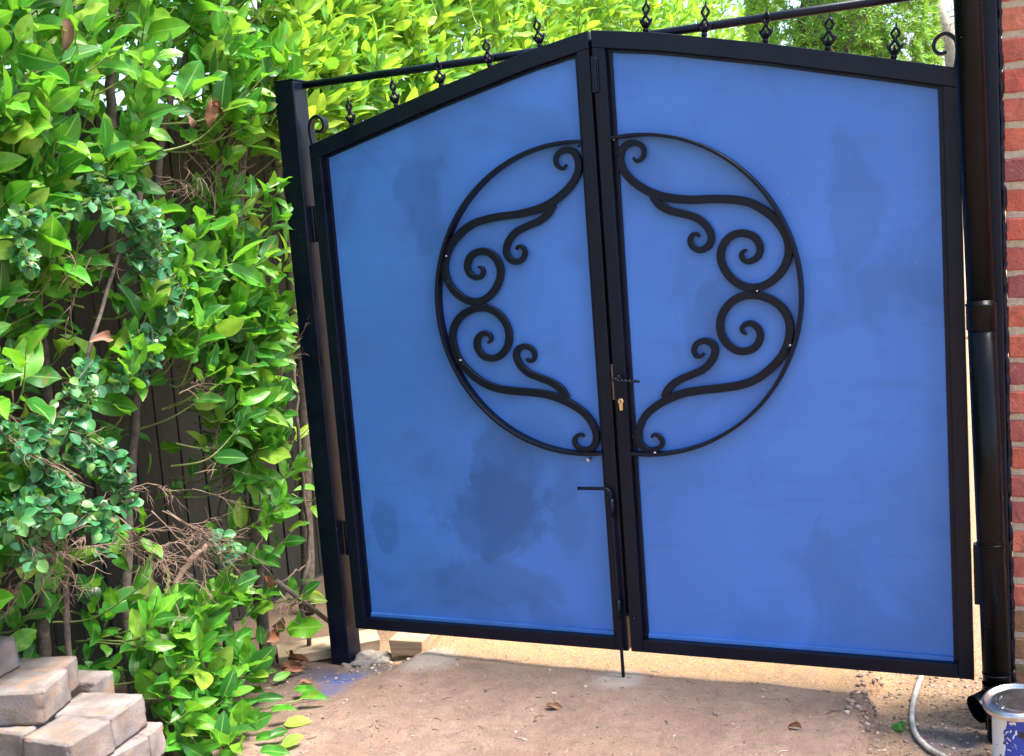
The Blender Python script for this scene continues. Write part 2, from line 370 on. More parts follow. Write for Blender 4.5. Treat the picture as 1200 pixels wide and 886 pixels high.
for i in range(150):
    x, y = rp.uniform(-1.2, .9), rp.uniform(-.75, .05); a_ = rp.uniform(0, 6.3); l_ = rp.uniform(.006, .035); z = gz(x, y)+.0015
    mb.tube([(x, y, z), (x+l_*.5*math.cos(a_), y+l_*.5*math.sin(a_), z+.002), (x+l_*math.cos(a_+.3), y+l_*math.sin(a_+.3), z)], rp.uniform(.0007, .0016), 4)
tag(mb.build('loose_stones', M['pebble']), 'small loose stones and grit strewn over the dirt', 'stones', kind='stuff')

# ---------------------------------------------------------------- brick wall of the house
wall = empty('brick_wall', (1.5, .1, -.2), 'red brick house wall with pale mortar rising behind the black downpipe', 'wall')
MB().box((1.103, .0045, -.35), (2.35, .215, 2.75)).build('mortar', M['mortar'], wall)
def brick_mesh(L, seed, mat):
    rr = random.Random(seed); bm = bmesh.new(); bmesh.ops.create_cube(bm, size=1)
    for v in bm.verts: v.co = Vector((v.co.x*L, v.co.y*.1, v.co.z*.0585))
    bmesh.ops.subdivide_edges(bm, edges=[e for e in bm.edges if abs((e.verts[0].co-e.verts[1].co).x) > .05], cuts=3)
    bmesh.ops.bevel(bm, geom=[e for e in bm.edges if e.calc_face_angle(0) > .5], offset=.004, segments=1, affect='EDGES')
    for v in bm.verts: v.co += Vector((rr.uniform(-.0012, .0012), rr.uniform(-.0022, .0018), rr.uniform(-.0018, .0018)))
    me = bpy.data.meshes.new('brick'); bm.to_mesh(me); bm.free(); me.materials.append(mat); return me
BM = {(k, s): [brick_mesh(L, i+k*10, M[s]) for i in range(3)] for k, L in ((0, .211), (1, .098)) for s in ('brick', 'mossbrick')}
rb = random.Random(5)
for c_ in range(40):
    z = -.31 + c_*.0755; x = 1.1
    first = 1 if c_ % 2 else 0
    k = 0
    while x < 2.2:
        half = 1 if (k == 0 and first) else 0
        L = .101 if half else .214
        o = bpy.data.objects.new('brick', rb.choice(BM[(half, 'mossbrick' if z < .17 and rb.random() < .8 else 'brick')])); col.objects.link(o)
        o.parent = wall; o.matrix_parent_inverse = Matrix.Translation(-wall.location)
        o.location = (x+L/2+rb.uniform(-.002, .002), .05+rb.uniform(-.003, .002), z+.032+rb.uniform(-.002, .002)); o.rotation_euler = (rb.uniform(-.01, .01), rb.uniform(-.012, .012), rb.uniform(-.01, .01))
        x += L+.0105; k += 1

# ---------------------------------------------------------------- posts and overhead bar
lp = empty('gate_post', (-1.058, .02, -.14), 'square black steel post between the laurel hedge and the left leaf', 'gate post', 'gate posts')
MB().box((-1.097, -.022, -.30), (-1.022, .058, 1.868)).build('shaft', M['frame'], lp, .004)
MB().box((-1.0985, -.0235, 1.868), (-1.0205, .0595, 1.873)).build('cap', M['frame'], lp, .0015)
for z in (.32, 1.40):
    MB().tube([(-1.010, .02, z-.06), (-1.010, .02, z+.06)], .0095, 12).build('hinge', M['frame'], lp)
rp_ = empty('gate_post', (1.06, .01, -.14), 'square black steel post half hidden by the downpipe against the brick wall', 'gate post', 'gate posts')
MB().box((1.026, -.032, -.30), (1.094, .050, 2.02)).build('shaft', M['frame'], rp_, .004)
MB().box((1.0245, -.0335, 2.02), (1.0955, .0515, 2.025)).build('cap', M['frame'], rp_, .0015)
for z in (.30, 1.40):
    MB().box((1.004, .004, z-.085), (1.027, .036, z+.085)).build('hinge', M['frame'], rp_, .003)
mbf = MB(); rr = random.Random(9)                      # lumpy black sealant down the wall joint
pts = []
z = -.2
while z < 2.0:
    pts.append((1.097+rr.uniform(-.002, .003), -.008+rr.uniform(-.004, .004), z)); z += .012
mbf.tube(pts, [rr.uniform(.005, .0085) for _ in pts], 6)
mbf.build('sealant', M['frame'], rp_)
cr = empty('concrete_footing', (-.99, .03, -.14), 'rough grey concrete collar at the foot of the left post', 'footing')
mbf = MB()
bm = bmesh.new(); bmesh.ops.create_icosphere(bm, subdivisions=4, radius=1)
for v in bm.verts:
    n = mnoise.noise(v.co*2.1)*.25 + mnoise.noise(v.co*6)*.1
    v.co = Vector((v.co.x*.075, v.co.y*.085, v.co.z*.034))*(1+n*1.6) + Vector((-.992, .035, -.138))
mbf.add([v.co for v in bm.verts], [tuple(x.index for x in f.verts) for f in bm.faces], True); bm.free()
mbf.build('collar', M['concrete'], cr)
bar = MB().tube([(-1.021, .044, 1.857), (-.5, .044, 1.856), (0, .044, 1.857), (.5, .044, 1.858), (1.0255, .044, 1.860)], .0125, 16).build('overhead_bar', M['frame'])
tag(bar, 'round black steel bar running between the post tops above the gate', 'bar')

# ---------------------------------------------------------------- gate leaves
def ztop(x):
    a = abs(x)
    xs = [0, .2, .5, .8, .95, 1.0]; zs = [1.889, 1.855, 1.786, 1.709, 1.669, 1.656]
    return float(np.interp(a, xs, zs))
DY0, DY1 = 0.0, .04
def make_leaf(sg, label):
    L = empty('gate_leaf', (sg*.5, .02, 0), label, 'gate leaf')
    xi, xo = sg*.0045, sg*.9985                         # meeting edge / hinge edge
    sw = .040
    def pr(poly, name, mat, y0, y1, bev=.0022):
        if sum((poly[i][0]*poly[(i+1) % len(poly)][1]-poly[(i+1) % len(poly)][0]*poly[i][1]) for i in range(len(poly))) < 0: poly = poly[::-1]
        return MB().prism(poly, y0, y1).build(name, mat, L, bev)
    rt = .050
    pr([(xi, .0), (xi+sg*sw, .0), (xi+sg*sw, ztop(xi+sg*sw)-rt), (xi, ztop(xi)-rt)], 'stile', M['frame'], DY0, DY1)
    pr([(xo-sg*sw, .0), (xo, .0), (xo, ztop(xo)-rt), (xo-sg*sw, ztop(xo-sg*sw)-rt)], 'stile', M['frame'], DY0, DY1)
    xs = np.linspace(xi, xo, 25)
    top = [(x, ztop(x)) for x in xs]; bot = [(x, ztop(x)-rt) for x in xs[::-1]]
    pr(top+bot, 'top_rail', M['frame'], DY0-.0004, DY1, .0022)
    pr([(xi+sg*sw, .0), (xo-sg*sw, .0), (xo-sg*sw, sw), (xi+sg*sw, sw)], 'bottom_rail', M['frame'], DY0+.0003, DY1)
    xs = np.linspace(xi+sg*sw*.6, xo-sg*sw*.6, 25)
    pr([(x, ztop(x)-rt*.5) for x in xs] + [(xs[-1], .02), (xs[0], .02)], 'panel', M['panel'], .033, .0365, 0)
    # angle beads fixing the sheet inside the frame
    e = .0125
    x0, x1 = xi+sg*sw, xo-sg*sw
    pr([(x0, sw), (x0+sg*e, sw), (x0+sg*e, ztop(x0+sg*e)-rt), (x0, ztop(x0)-rt)], 'bead', M['frame'], .022, .0329, .001)
    pr([(x1-sg*e, sw), (x1, sw), (x1, ztop(x1)-rt), (x1-sg*e, ztop(x1-sg*e)-rt)], 'bead', M['frame'], .022, .0329, .001)
    pr([(x0+sg*e, sw), (x1-sg*e, sw), (x1-sg*e, sw+e), (x0+sg*e, sw+e)], 'bead', M['panel'], .0222, .0328, .001)
    xs = np.linspace(x0+sg*e, x1-sg*e, 15)
    pr([(x, ztop(x)-rt) for x in xs] + [(x, ztop(x)-rt-.009) for x in xs[::-1]], 'bead', M['frame'], .0224, .0327, .001)
    return L
left_leaf = make_leaf(-1, 'left gate leaf of blue sheet in black frame, with the L-shaped drop bolt')
right_leaf = make_leaf(1, 'right gate leaf of blue sheet in black frame, with twisted handle and brass keyhole')

# ring halves: flat bar on edge
def ring_half(L, sg):
    cxr = .098; R_ = .480; zc = 1.102
    n = 56; th0, th1 = -math.pi/2 - .115, math.pi/2 + .115
    mb = MB(); vs = []
    for i in range(n+1):
        th = th0 + (th1-th0)*i/n
        c_, s_ = math.cos(th), math.sin(th)
        for r, y in ((R_, -.006), (R_-.0095, -.006), (R_-.0095, .0325), (R_, .0325)):
            vs.append((sg*(cxr + r*c_), y, zc + r*s_))
    fs = []
    for i in range(n):
        for k in range(4):
            q = (i*4+k, i*4+(k+1) % 4, (i+1)*4+(k+1) % 4, (i+1)*4+k); fs.append(q if sg < 0 else q[::-1])
    fs += [(0, 1, 2, 3), (n*4+3, n*4+2, n*4+1, n*4)]
    mb.add(vs, fs, False)
    o = mb.build('ring', M['scroll'], L)
    m = o.modifiers.new('bevel', 'BEVEL'); m.width = .0012; m.segments = 1; m.limit_method = 'ANGLE'; m.angle_limit = R(40)
ring_half(left_leaf, -1); ring_half(right_leaf, 1)

def band(name, P, W, L, y0=.006, y1=.024, ch=.0013):
    """flat-bar scroll: centreline P (x,z), width W per point, chamfered front"""
    P3 = catmull([Vector((p[0], p[1], w)) for p, w in zip(P, W)], 7)
    n = len(P3); vs = []
    for i in range(n):
        a, b = P3[max(i-1, 0)], P3[min(i+1, n-1)]
        tx, tz = b.x-a.x, b.y-a.y; l = math.hypot(tx, tz) or 1; nx_, nz_ = -tz/l, tx/l
        h = P3[i].z/2; c = min(ch, h*.6)
        for s_, y in ((-h, y1), (-h, y0+c), (-h+c, y0), (h-c, y0), (h, y0+c), (h, y1)):
            vs.append((P3[i].x+nx_*s_, y, P3[i].y+nz_*s_))
    fs = [(i*6+k, i*6+(k+1) % 6, (i+1)*6+(k+1) % 6, (i+1)*6+k) for i in range(n-1) for k in range(6)]
    fs += [tuple(range(5, -1, -1)), tuple((n-1)*6+k for k in range(6))]
    me_ = MB().add(vs, fs)
    o = me_.build(name, M['scroll'], L)
    bm = bmesh.new(); bm.from_mesh(o.data); bmesh.ops.recalc_face_normals(bm, faces=bm.faces); bm.to_mesh(o.data); bm.free()
    return o
def trace(pts, ox, oy, sc, y=.006): return [(lambda q: (q.x, q.z))(on_y(ox+a/sc, oy+b/sc, y)) for a, b in pts]
UR = [(180,155),(203,173),(229,152),(237,118),(218,88),(175,76),(132,98),(113,150),(125,210),(170,268),(240,318),(320,352),(400,367),(500,372),(600,368),(700,372),(780,386),(850,420),(915,470),(965,535),(990,605),(985,680),(950,750),(890,805),(820,830),(750,820),(685,775),(645,710),(637,650),(660,592),(705,555),(760,547),(815,570),(842,620),(830,667),(790,694),(757,687),(744,660),(754,640),(771,634)]
URW = [12,18,22,24,26,32,38,40,41,42,45,46,46,45,45,45,45,45,44,43,43,43,43,43,43,43,43,42,42,42,41,41,40,38,35,31,27,23,18,13]
URB = [(283,352),(318,398),(368,428),(438,445),(508,466),(560,507),(587,560),(575,610),(530,635),(490,617),(476,583),(490,555),(513,550),(525,566)]
URBW = [46,44,42,41,41,40,39,37,34,30,26,22,18,13]
LR = [(278,768),(288,754),(315,762),(333,790),(320,820),(280,836),(238,824),(213,785),(212,725),(245,655),(300,606),(370,566),(450,537),(540,522),(650,510),(740,495),(820,465),(890,415),(950,350),(985,280),(997,200),(980,130),(930,70),(860,36),(795,27),(735,38),(680,75),(642,135),(634,200),(655,262),(700,305),(750,321),(808,305),(840,260),(838,212),(805,178),(770,177),(747,197),(752,220),(771,231)]
LRW = [12,17,22,25,27,32,37,39,40,41,43,46,46,45,45,45,45,45,44,43,43,43,43,43,43,43,43,42,42,42,41,40,40,38,36,32,28,23,18,13]
LRB = [(345,562),(368,512),(420,470),(490,440),(550,411),(593,363),(607,312),(588,277),(550,265),(512,280),(496,312),(508,344),(533,347),(548,331)]
LRBW = [46,44,42,41,41,40,39,37,34,30,26,22,18,13]
SCX = 4.431*425                                        # px of the tracing per metre on the right leaf
for (pts, ww, oy, nm) in ((UR, URW, 150, 'scroll'), (URB, URBW, 150, 'scroll_branch'), (LR, LRW, 340, 'scroll'), (LRB, LRBW, 340, 'scroll_branch')):
    q = trace(pts, 700, oy, 4.431); w = [x/SCX for x in ww]
    dy = .0004 if 'branch' in nm else 0
    band(nm, q, w, right_leaf, .010+dy, .0235+dy)
    band(nm, [(-x, z) for x, z in q], w, left_leaf, .010+dy, .0235+dy)
for sg, L in ((-1, left_leaf), (1, right_leaf)):
    for (x, z) in ((.105, .627),):
        MB().tube([(sg*x, .006, z), (sg*x, .033, z)], .006, 10).build('weld_stud', M['scroll'], L)
    # curled strap at the hinge-side corner
    cp = catmull([(.990, 1.655, 0), (.996, 1.700, 0), (.990, 1.733, 0), (.968, 1.748, 0), (.945, 1.736, 0), (.940, 1.713, 0), (.953, 1.699, 0), (.972, 1.700, 0)], 5)
    mb = MB(); vs = []; n = len(cp)
    for i in range(n):
        a, b = cp[max(i-1, 0)], cp[min(i+1, n-1)]; tt = (b-a).normalized(); nn = Vector((-tt.y, tt.x, 0))*.0046
        for s_, y in ((-1, .006), (1, .006), (1, .034), (-1, .034)): vs.append((sg*(cp[i].x+nn.x*s_), y, cp[i].y+nn.y*s_))
    fs = [(i*4+k, i*4+(k+1) % 4, (i+1)*4+(k+1) % 4, (i+1)*4+k) for i in range(n-1) for k in range(4)] + [(0, 1, 2, 3), (n*4-1, n*4-2, n*4-3, n*4-4)]
    mb.add(vs, fs, False); mb.build('curl', M['frame'], L, .001, 1)

# spear finials along the top rails
def finial_mesh():
    mb = MB()
    mb.lathe([(.0075, -.006), (.0075, .008), (.0092, .010), (.0092, .014), (.0062, .018), (.0075, .024), (0.0, .026)], (0, 0, 0), 10)
    def seg(P, r): mb.tube(P, [q*1.35 for q in r], 6)
    for s_ in (-1, 1):
        seg([(s_*.002, 0, .020), (s_*.010, 0, .029), (s_*.0165, 0, .037), (s_*.0215, 0, .049)], [.0046, .0042, .0036, .0010])     # outer prong
        seg([(s_*.0155, 0, .036), (s_*.010, 0, .044), (s_*.004, 0, .052), (0, 0, .056)], [.0036, .0034, .0032, .003])             # inner diamond side
        seg([(0, 0, .058), (s_*.006, 0, .066), (s_*.0115, 0, .074)], [.003, .0032, .0032])                                       # upper diamond
        seg([(s_*.0115, 0, .0735), (s_*.006, 0, .084), (0, 0, .094)], [.0032, .003, .0026])
        seg([(0, s_*.002, .02), (0, s_*.010, .033), (0, s_*.013, .045)], [.0036, .003, .0009])
    mb.lathe([(0, .050), (.0058, .053), (.0066, .057), (.0052, .061), (0, .063)], (0, 0, 0), 8)
    mb.lathe([(.0038, .088), (.003, .097), (0, .110)], (0, 0, 0), 8)
    mb.lathe([(0, .027), (.005, .030), (.0042, .036), (0, .040)], (0, 0, 0), 8)
    return mb.mesh('finial', M['frame'])
fm = finial_mesh()
for L, sg in ((left_leaf, -1), (right_leaf, 1)):
    for x in (.163, .333, .503, .669, .838):
        o = bpy.data.objects.new('finial', fm); col.objects.link(o); o.parent = L
        o.matrix_parent_inverse = Matrix.Translation(-L.location)
        o.location = (sg*x, .021, ztop(x)-.004); o.rotation_euler = (0, sg*.10, random.uniform(-.2, .2)); s_ = random.uniform(.93, 1.0); o.scale = (s_, s_, s_)

# meeting stile furniture
MB().box((-.004, .0405, .10), (.010, .046, 1.86)).build('stop_bar', M['gap_brown'], right_leaf, .001)
MB().box((.0008, -.010, 1.708), (.0175, -.0005, 1.812)).build('cover_plate', M['frame'], right_leaf, .002)
mb = MB(); rr = random.Random(2)
pts = [(.0185+rr.uniform(-.001, .001), -.003, 1.709+.1*i/22) for i in range(23)]
mb.tube(pts, [rr.uniform(.002, .0042) for _ in pts], 6); mb.build('weld_bead', M['frame'], right_leaf)
MB().box((-.0032, .006, .795), (.0045, .0385, .905)).build('lock_case', M['gap_brown'], right_leaf, .001)
h = MB().lathe([(0, -.003), (.011, -.003), (.0125, 0), (.011, .004), (0, .005)], (0, 0, 0), 18)
o = h.build('handle_rose', M['frame'], right_leaf); o.matrix_parent_inverse = Matrix.Identity(4); o.location = Vector((.020, -.004, .862)) - right_leaf.location; o.rotation_euler = (R(90), 0, 0)
mb = MB(); n = 40; vs = []                              # twisted square lever
for i in range(n+1):
    t_ = i/n; tw = t_*math.pi*3.2; x = .018 + .078*t_; y = -.030; s_ = .0062*(1-.25*t_)
    for k in range(4):
        a_ = tw + k*math.pi/2; vs.append((x, y + s_*math.cos(a_), .862 - .006*t_ + s_*math.sin(a_)))
mb.add(vs, [(i*4+k, i*4+(k+1) % 4, (i+1)*4+(k+1) % 4, (i+1)*4+k) for i in range(n) for k in range(4)] + [(3, 2, 1, 0), (n*4, n*4+1, n*4+2, n*4+3)])
mb.tube([(.020, 0, .862), (.020, -.036, .862)], .0065, 10)
mb.build('handle', M['frame'], right_leaf)
mb = MB(); prof = [(math.cos(a_)*.0088, .792+math.sin(a_)*.0088) for a_ in np.linspace(-.9, math.pi+.9, 16)]
prof += [(-.0052, .7665), (-.003, .7635), (.003, .7635), (.0052, .7665)]
mb.prism([(.0245+x, z) for x, z in prof], -.005, .004)
cyl = mb.build('lock_cylinder', M['brass'], right_leaf, .0008, 1)
MB().box((.0235, -.0056, .787), (.0255, -.0044, .797)).build('key_slot', M['frame'], cyl)
bp = [(-.128, -.018, .523), (-.06, -.018, .524), (-.040, -.018, .5235), (-.0275, -.018, .517), (-.0225, -.018, .503), (-.022, -.018, .45), (-.0205, -.018, .1), (-.020, -.018, -.082)]
MB().tube(catmull(bp, 5), .0054, 12).build('drop_bolt', M['frame'], left_leaf)
for z0, z1 in ((.437, .492), (.113, .172)):
    MB().tube([(-.0215, -.0175, z0), (-.0215, -.0175, z1)], .0092, 14).build('bolt_guide', M['frame'], left_leaf)
bm = bmesh.new(); bmesh.ops.create_icosphere(bm, subdivisions=2, radius=.007)
for v in bm.verts: v.co *= 1+.35*mnoise.noise(v.co*200)
mb = MB().add([v.co + Vector((.022, -.002, .108)) for v in bm.verts], [tuple(x.index for x in f.verts) for f in bm.faces], True); bm.free()
mb.build('weld_blob', M['frame'], right_leaf)
MB().tube([(-.098, .03, .607), (-.098, .008, .607)], .0055, 8).build('stud', M['steel'], left_leaf)

def weld(u, v, L, r=.0055, mat='steel'):
    p = on_y(u, v, .006); bm = bmesh.new(); bmesh.ops.create_icosphere(bm, subdivisions=2, radius=r)
    for q in bm.verts: q.co = Vector((q.co.x*1.3, q.co.y, q.co.z))*(1+.6*mnoise.noise(q.co*260+p*50))
    m_ = MB().add([q.co+p for q in bm.verts], [tuple(x.index for x in f.verts) for f in bm.faces], True); bm.free()
    m_.build('weld_bead', M[mat], L)
for u, v, r, mt in ((926, 405, .0045, 'steel'), (923, 411, .004, 'scroll'), (884, 342, .005, 'scroll'), (887, 341, .003, 'steel'), (742, 512, .004, 'scroll'), (767, 531, .004, 'steel'), (722, 182, .0045, 'scroll'), (719, 164, .003, 'steel')): weld(u, v, right_leaf, r, mt)
for u, v, r, mt in ((523, 300, .0035, 'steel'), (524, 306, .004, 'scroll'), (539, 422, .004, 'steel'), (541, 427, .004, 'scroll'), (566, 358, .004, 'scroll'), (692, 532, .004, 'steel'), (679, 171, .004, 'scroll')): weld(u, v, left_leaf, r, mt)

# ---------------------------------------------------------------- downpipe
pipe = empty('downpipe', (1.055, -.1, -.13), 'scuffed black plastic downpipe standing in front of the right post', 'downpipe')
def px_(z): return 1.0310 + (1.65-z)*.0172
MB().tube([(px_(z), -.1, z) for z in (2.75, 2.0, 1.06)], .0335, 28).build('upper_pipe', M['pipe'], pipe)
MB().tube([(px_(z), -.1, z) for z in (1.062, .6, .02)], .0345, 28).build('lower_pipe', M['pipe'], pipe)
mb = MB(); prof = [(.0345, -.035), (.0368, -.034), (.0368, .026), (.0378, .027), (.0378, .032), (.034, .033)]
mb.lathe(prof, (px_(1.02), -.1, 1.02), 28); mb.build('socket', M['pipe'], pipe)
for z in (.42, .065, .028):
    MB().lathe([(.0343, -.0035), (.0360, -.003), (.0360, .003), (.0343, .0035)], (px_(z), -.1, z), 28).build('clip_ring', M['pipe'], pipe)
MB().box((px_(.42)-.002, -.068, .408), (1.085, -.03, .432)).build('bracket', M['pipe'], pipe, .002)
ep = catmull([(px_(.03), -.1, .04), (px_(.0)-.001, -.1, .012), (1.048, -.108, -.008), (1.030, -.122, -.018), (1.008, -.140, -.024)], 5)
mb = MB().tube(ep, .0375, 24, cap=False)
mb.tube(ep[::-1], .0335, 24, cap=False)
n0 = 0
k = len(ep)
mb.f += [((k-1)*24+i, (k-1)*24+(i+1) % 24, k*24+(-i-1) % 24, k*24+(-i) % 24) for i in range(0)]
mb.build('shoe', M['pipe'], pipe)
MB().tube([(px_(0)+.004, -.085, .02), (px_(0)+.004, -.085, -.16)], .032, 20).build('gully_stub', M['pipe'], pipe)

# ---------------------------------------------------------------- paint tin
t = NT('tin_label'); c = t.coord('Object'); s_ = t.n('ShaderNodeSeparateXYZ'); t.l(c, s_.inputs[0])
an = t.math('ARCTAN2', s_.outputs[1], s_.outputs[0])
wv = t.noise(22, 3, vec=c, dist=.4)
k1 = t.ramp(t.math('ADD', an, t.math('MULTIPLY', t.math('SUBTRACT', wv, .5), .35)), [(0, 0), (.001, 0)])
k1 = t.math('GREATER_THAN', t.math('ADD', t.math('MULTIPLY', an, 1.0), t.math('MULTIPLY', t.math('SUBTRACT', wv, .5), .5)), -2.25)
k2 = t.math('GREATER_THAN', t.noise(45, 2, vec=c, dist=1.2), .62)
a = t.mix(k1, (.72, .73, .76), t.mix(k2, (.02, .055, .38), (.75, .77, .82)))
a = t.mix(t.ramp(t.noise(30, 4, vec=c), [(.62, 0), (.66, 1)]), a, (.02, .02, .03))
M['tinlabel'] = t.done(t.bsdf(a, .35))
tin = empty('paint_tin', (1.130, -.262, -.128), 'round silver paint tin with white and blue label and domed lid', 'paint tin')
def tinpart(name, prof, mat, par=tin, seg=48):
    o = MB().lathe([(r_, z_*1.2) for r_, z_ in prof], (0, 0, 0), seg).build(name, mat, par); o.matrix_parent_inverse = Matrix.Identity(4); return o
tinpart('body', [(0, .0), (.080, .0), (.083, .003), (.0815, .006), (.0815, .150), (.083, .156), (.085, .160)], M['tinlabel'])
tinpart('rim', [(.082, .153), (.0865, .156), (.0865, .163), (.083, .166), (.079, .163), (.079, .155)], M['steel'])
lid = tinpart('lid', [(.080, .160), (.081, .168), (.079, .173), (.074, .172), (.071, .166), (.066, .164), (.063, .168), (.058, .169), (.030, .167), (.0, .1665)], M['steel'])
lid.rotation_euler = (R(7), R(-5), 0); lid.location = (-.003, -.010, .004); lid.scale = (1.02, 1.02, 1.0)
mb = MB()                                               # raised arc of embossing on the lid
for i in range(9):
    a0 = R(150)+i*R(9); c_, s2 = math.cos(a0), math.sin(a0); hgt = .009 if i % 3 else .0065
    x0, y0 = .041*c_, .041*s2; tx, ty = -s2, c_
    q = [(x0-tx*.0022, y0-ty*.0022), (x0+tx*.0022, y0+ty*.0022), (x0+tx*.0022+c_*hgt, y0+ty*.0022+s2*hgt), (x0-tx*.0022+c_*hgt, y0-ty*.0022+s2*hgt)]
    mb.add([(x, y, .2) for x, y in q]+[(x, y, .2045) for x, y in q], [(4, 5, 6, 7), (0, 1, 5, 4), (1, 2, 6, 5), (2, 3, 7, 6), (3, 0, 4, 7)])
o = mb.build('embossing', M['steel'], lid); o.matrix_parent_inverse = Matrix.Identity(4)

# ---------------------------------------------------------------- hose
t = NT('dirty_white_hose'); nz = t.noise(40, 4, vec=t.pos())
M['hose'] = t.done(t.bsdf(t.ramp(nz, [(.3, (.24, .215, .19)), (.65, (.50, .465, .43))]), .5))
hp = [(.87, .62), (.85, .42), (.834, .24), (.829, .12), (.830, .03), (.838, -.06), (.857, -.135), (.895, -.205), (.94, -.255), (1.0, -.31), (1.09, -.37)]
hp = catmull([(x, y, gz(x, y)+.012+(.03*max(0, y-.03) if y < .5 else 0)) for x, y in hp], 6)
tag(MB().tube(hp, .0075, 12).build('garden_hose', M['hose']), 'dirty white hose emerging under the right leaf onto the grit', 'hose')

# ---------------------------------------------------------------- timber offcuts
def block(name, c, size, rz, mat, label=None, cat=None, tilt=(0, 0), bev=.003, jit=.0, seed=0, group=None):
    rr = random.Random(seed); x, y, z = (s_/2 for s_ in size)
    mb = MB().box((-x, -y, -z), (x, y, z)); mb.v = [tuple(q+rr.uniform(-jit, jit) for q in v) for v in mb.v]
    o = mb.build(name, mat, None, bev); o.location = c; o.rotation_euler = (tilt[0], tilt[1], rz)
    return tag(o, label, cat, group)
block('timber_offcut', (-1.165, .065, -.105), (.36, .13, .038), R(38), M['plank'], 'sawn timber plank lying under hedge at the left post foot', 'timber', (R(2), R(-1)), .003, .003, 1)
block('timber_offcut', (-.858, .13, -.090), (.125, .10, .055), R(4), M['plank'], 'short timber block on the ground beneath the left gate leaf', 'timber', (R(1), 0), .003, .003, 2)
st = MB().tube([(-1.16, -.20, .225), (-1.15, -.05, .09), (-1.14, .07, -.02)], .0085, 12).build('metal_stake', M['bark'])
tag(st, 'thin grey stake slanting down to the base of the left post', 'stake')

# ---------------------------------------------------------------- stack of pavers
def paver(corner, which, heading, w, d, ztop_, h, label, seed, tilt=(0, 0)):
    a_ = R(heading); ex = Vector((math.cos(a_), math.sin(a_), 0)); ey = Vector((-ex.y, ex.x, 0))
    c_ = Vector((corner[0], corner[1], 0))
    c_ += -ex*w/2 if which[1] == 'R' else ex*w/2
    c_ += ey*d/2 if which[0] == 'F' else -ey*d/2
    rr = random.Random(seed)
    bm = bmesh.new(); bmesh.ops.create_cube(bm, size=1)
    for v in bm.verts: v.co = Vector((v.co.x*w+rr.uniform(-.003, .003), v.co.y*d+rr.uniform(-.003, .003), v.co.z*h))
    bmesh.ops.subdivide_edges(bm, edges=bm.edges[:], cuts=9, use_grid_fill=True)
    bm.normal_update(); bmesh.ops.bevel(bm, geom=[e for e in bm.edges if e.calc_face_angle(0) > .7], offset=.0032, segments=2, affect='EDGES')
    bm.normal_update()
    for f in bm.faces: f.smooth = True
    for v in bm.verts:
        q = v.co*30 + Vector((seed*3.1, 0, 0)); v.co += v.normal*(mnoise.noise(q)*.0016 + mnoise.noise(q*3)*.0010)
        ec = sum(1 for q_, h_ in ((v.co.x, w), (v.co.y, d), (v.co.z, h)) if abs(q_) > h_/2-.009)
        if ec >= 2: v.co -= v.normal*max(0, mnoise.noise(q*2.2+Vector((9, 0, 0)))-.18)*.012
    me = bpy.data.meshes.new('paver'); bm.to_mesh(me); bm.free(); me.materials.append(M['paver'])
    o = bpy.data.objects.new('paver', me); col.objects.link(o)
    o.location = c_ + Vector((0, 0, ztop_-h/2)); o.rotation_euler = (tilt[0], tilt[1], a_)
    return tag(o, label, 'paver', 'stacked paving blocks beside the hedge')
H = .086
paver((-1.071, -1.293), 'FR', 21, .24, .147, .300, H, 'grey-blue paving block jutting out on the near side of the stack', 1)
paver((-1.169, -1.079), 'BR', 17, .24, .105, .300, H-.001, 'paving block just behind the jutting grey-blue block', 2)
paver((-1.262, -1.181), 'BR', 6, .22, .14, .386, H, 'topmost paving block of the stack, at the left picture edge', 3)
paver((-1.092, -1.345), 'FR', 5, .16, .20, .212, H, 'tan paving block directly under the jutting grey-blue block', 4)
paver((-1.258, -1.362), 'FR', 3, .19, .21, .212, H-.002, 'pale paving block at the picture edge under the jutting block', 5)
paver((-.958, -1.074), 'BR', 8, .19, .146, .212, H, 'broad-topped paving block on the right of the third course down', 6)
paver((-.930, -1.222), 'BR', 1, .155, .14, .2105, H, 'dark-faced paving block nearer the camera beside the broad-topped block', 7)
paver((-.938, -1.036), 'BR', 12, .19, .08, .124, H, 'lowest visible paving block at the right end of the stack', 8)
paver((-.916, -1.118), 'BR', -6, .20, .15, .124, H-.001, 'rust-stained paving block low on the right of the stack', 9)
paver((-1.165, -.965), 'BR', 10, .2, .09, .214, H, 'paving block peeping out at the back of the stack', 10)
for i, (x, y, z) in enumerate(((-1.13, -1.06, .124), (-1.135, -1.13, .1235), (-.915, -1.275, .1238), (-1.125, -1.29, .1232), (-.93, -1.05, .037), (-.92, -1.21, .0365), (-1.14, -1.06, .0368), (-1.13, -1.22, .0362), (-.925, -1.055, -.05), (-.92, -1.22, -.0505), (-1.135, -1.06, -.0502), (-1.13, -1.22, -.0508))):
    paver((x, y), 'BR', 2, .20, .15 if i != 1 else .155, z, H, 'paving block buried in the lower courses of the stack', 20+i)

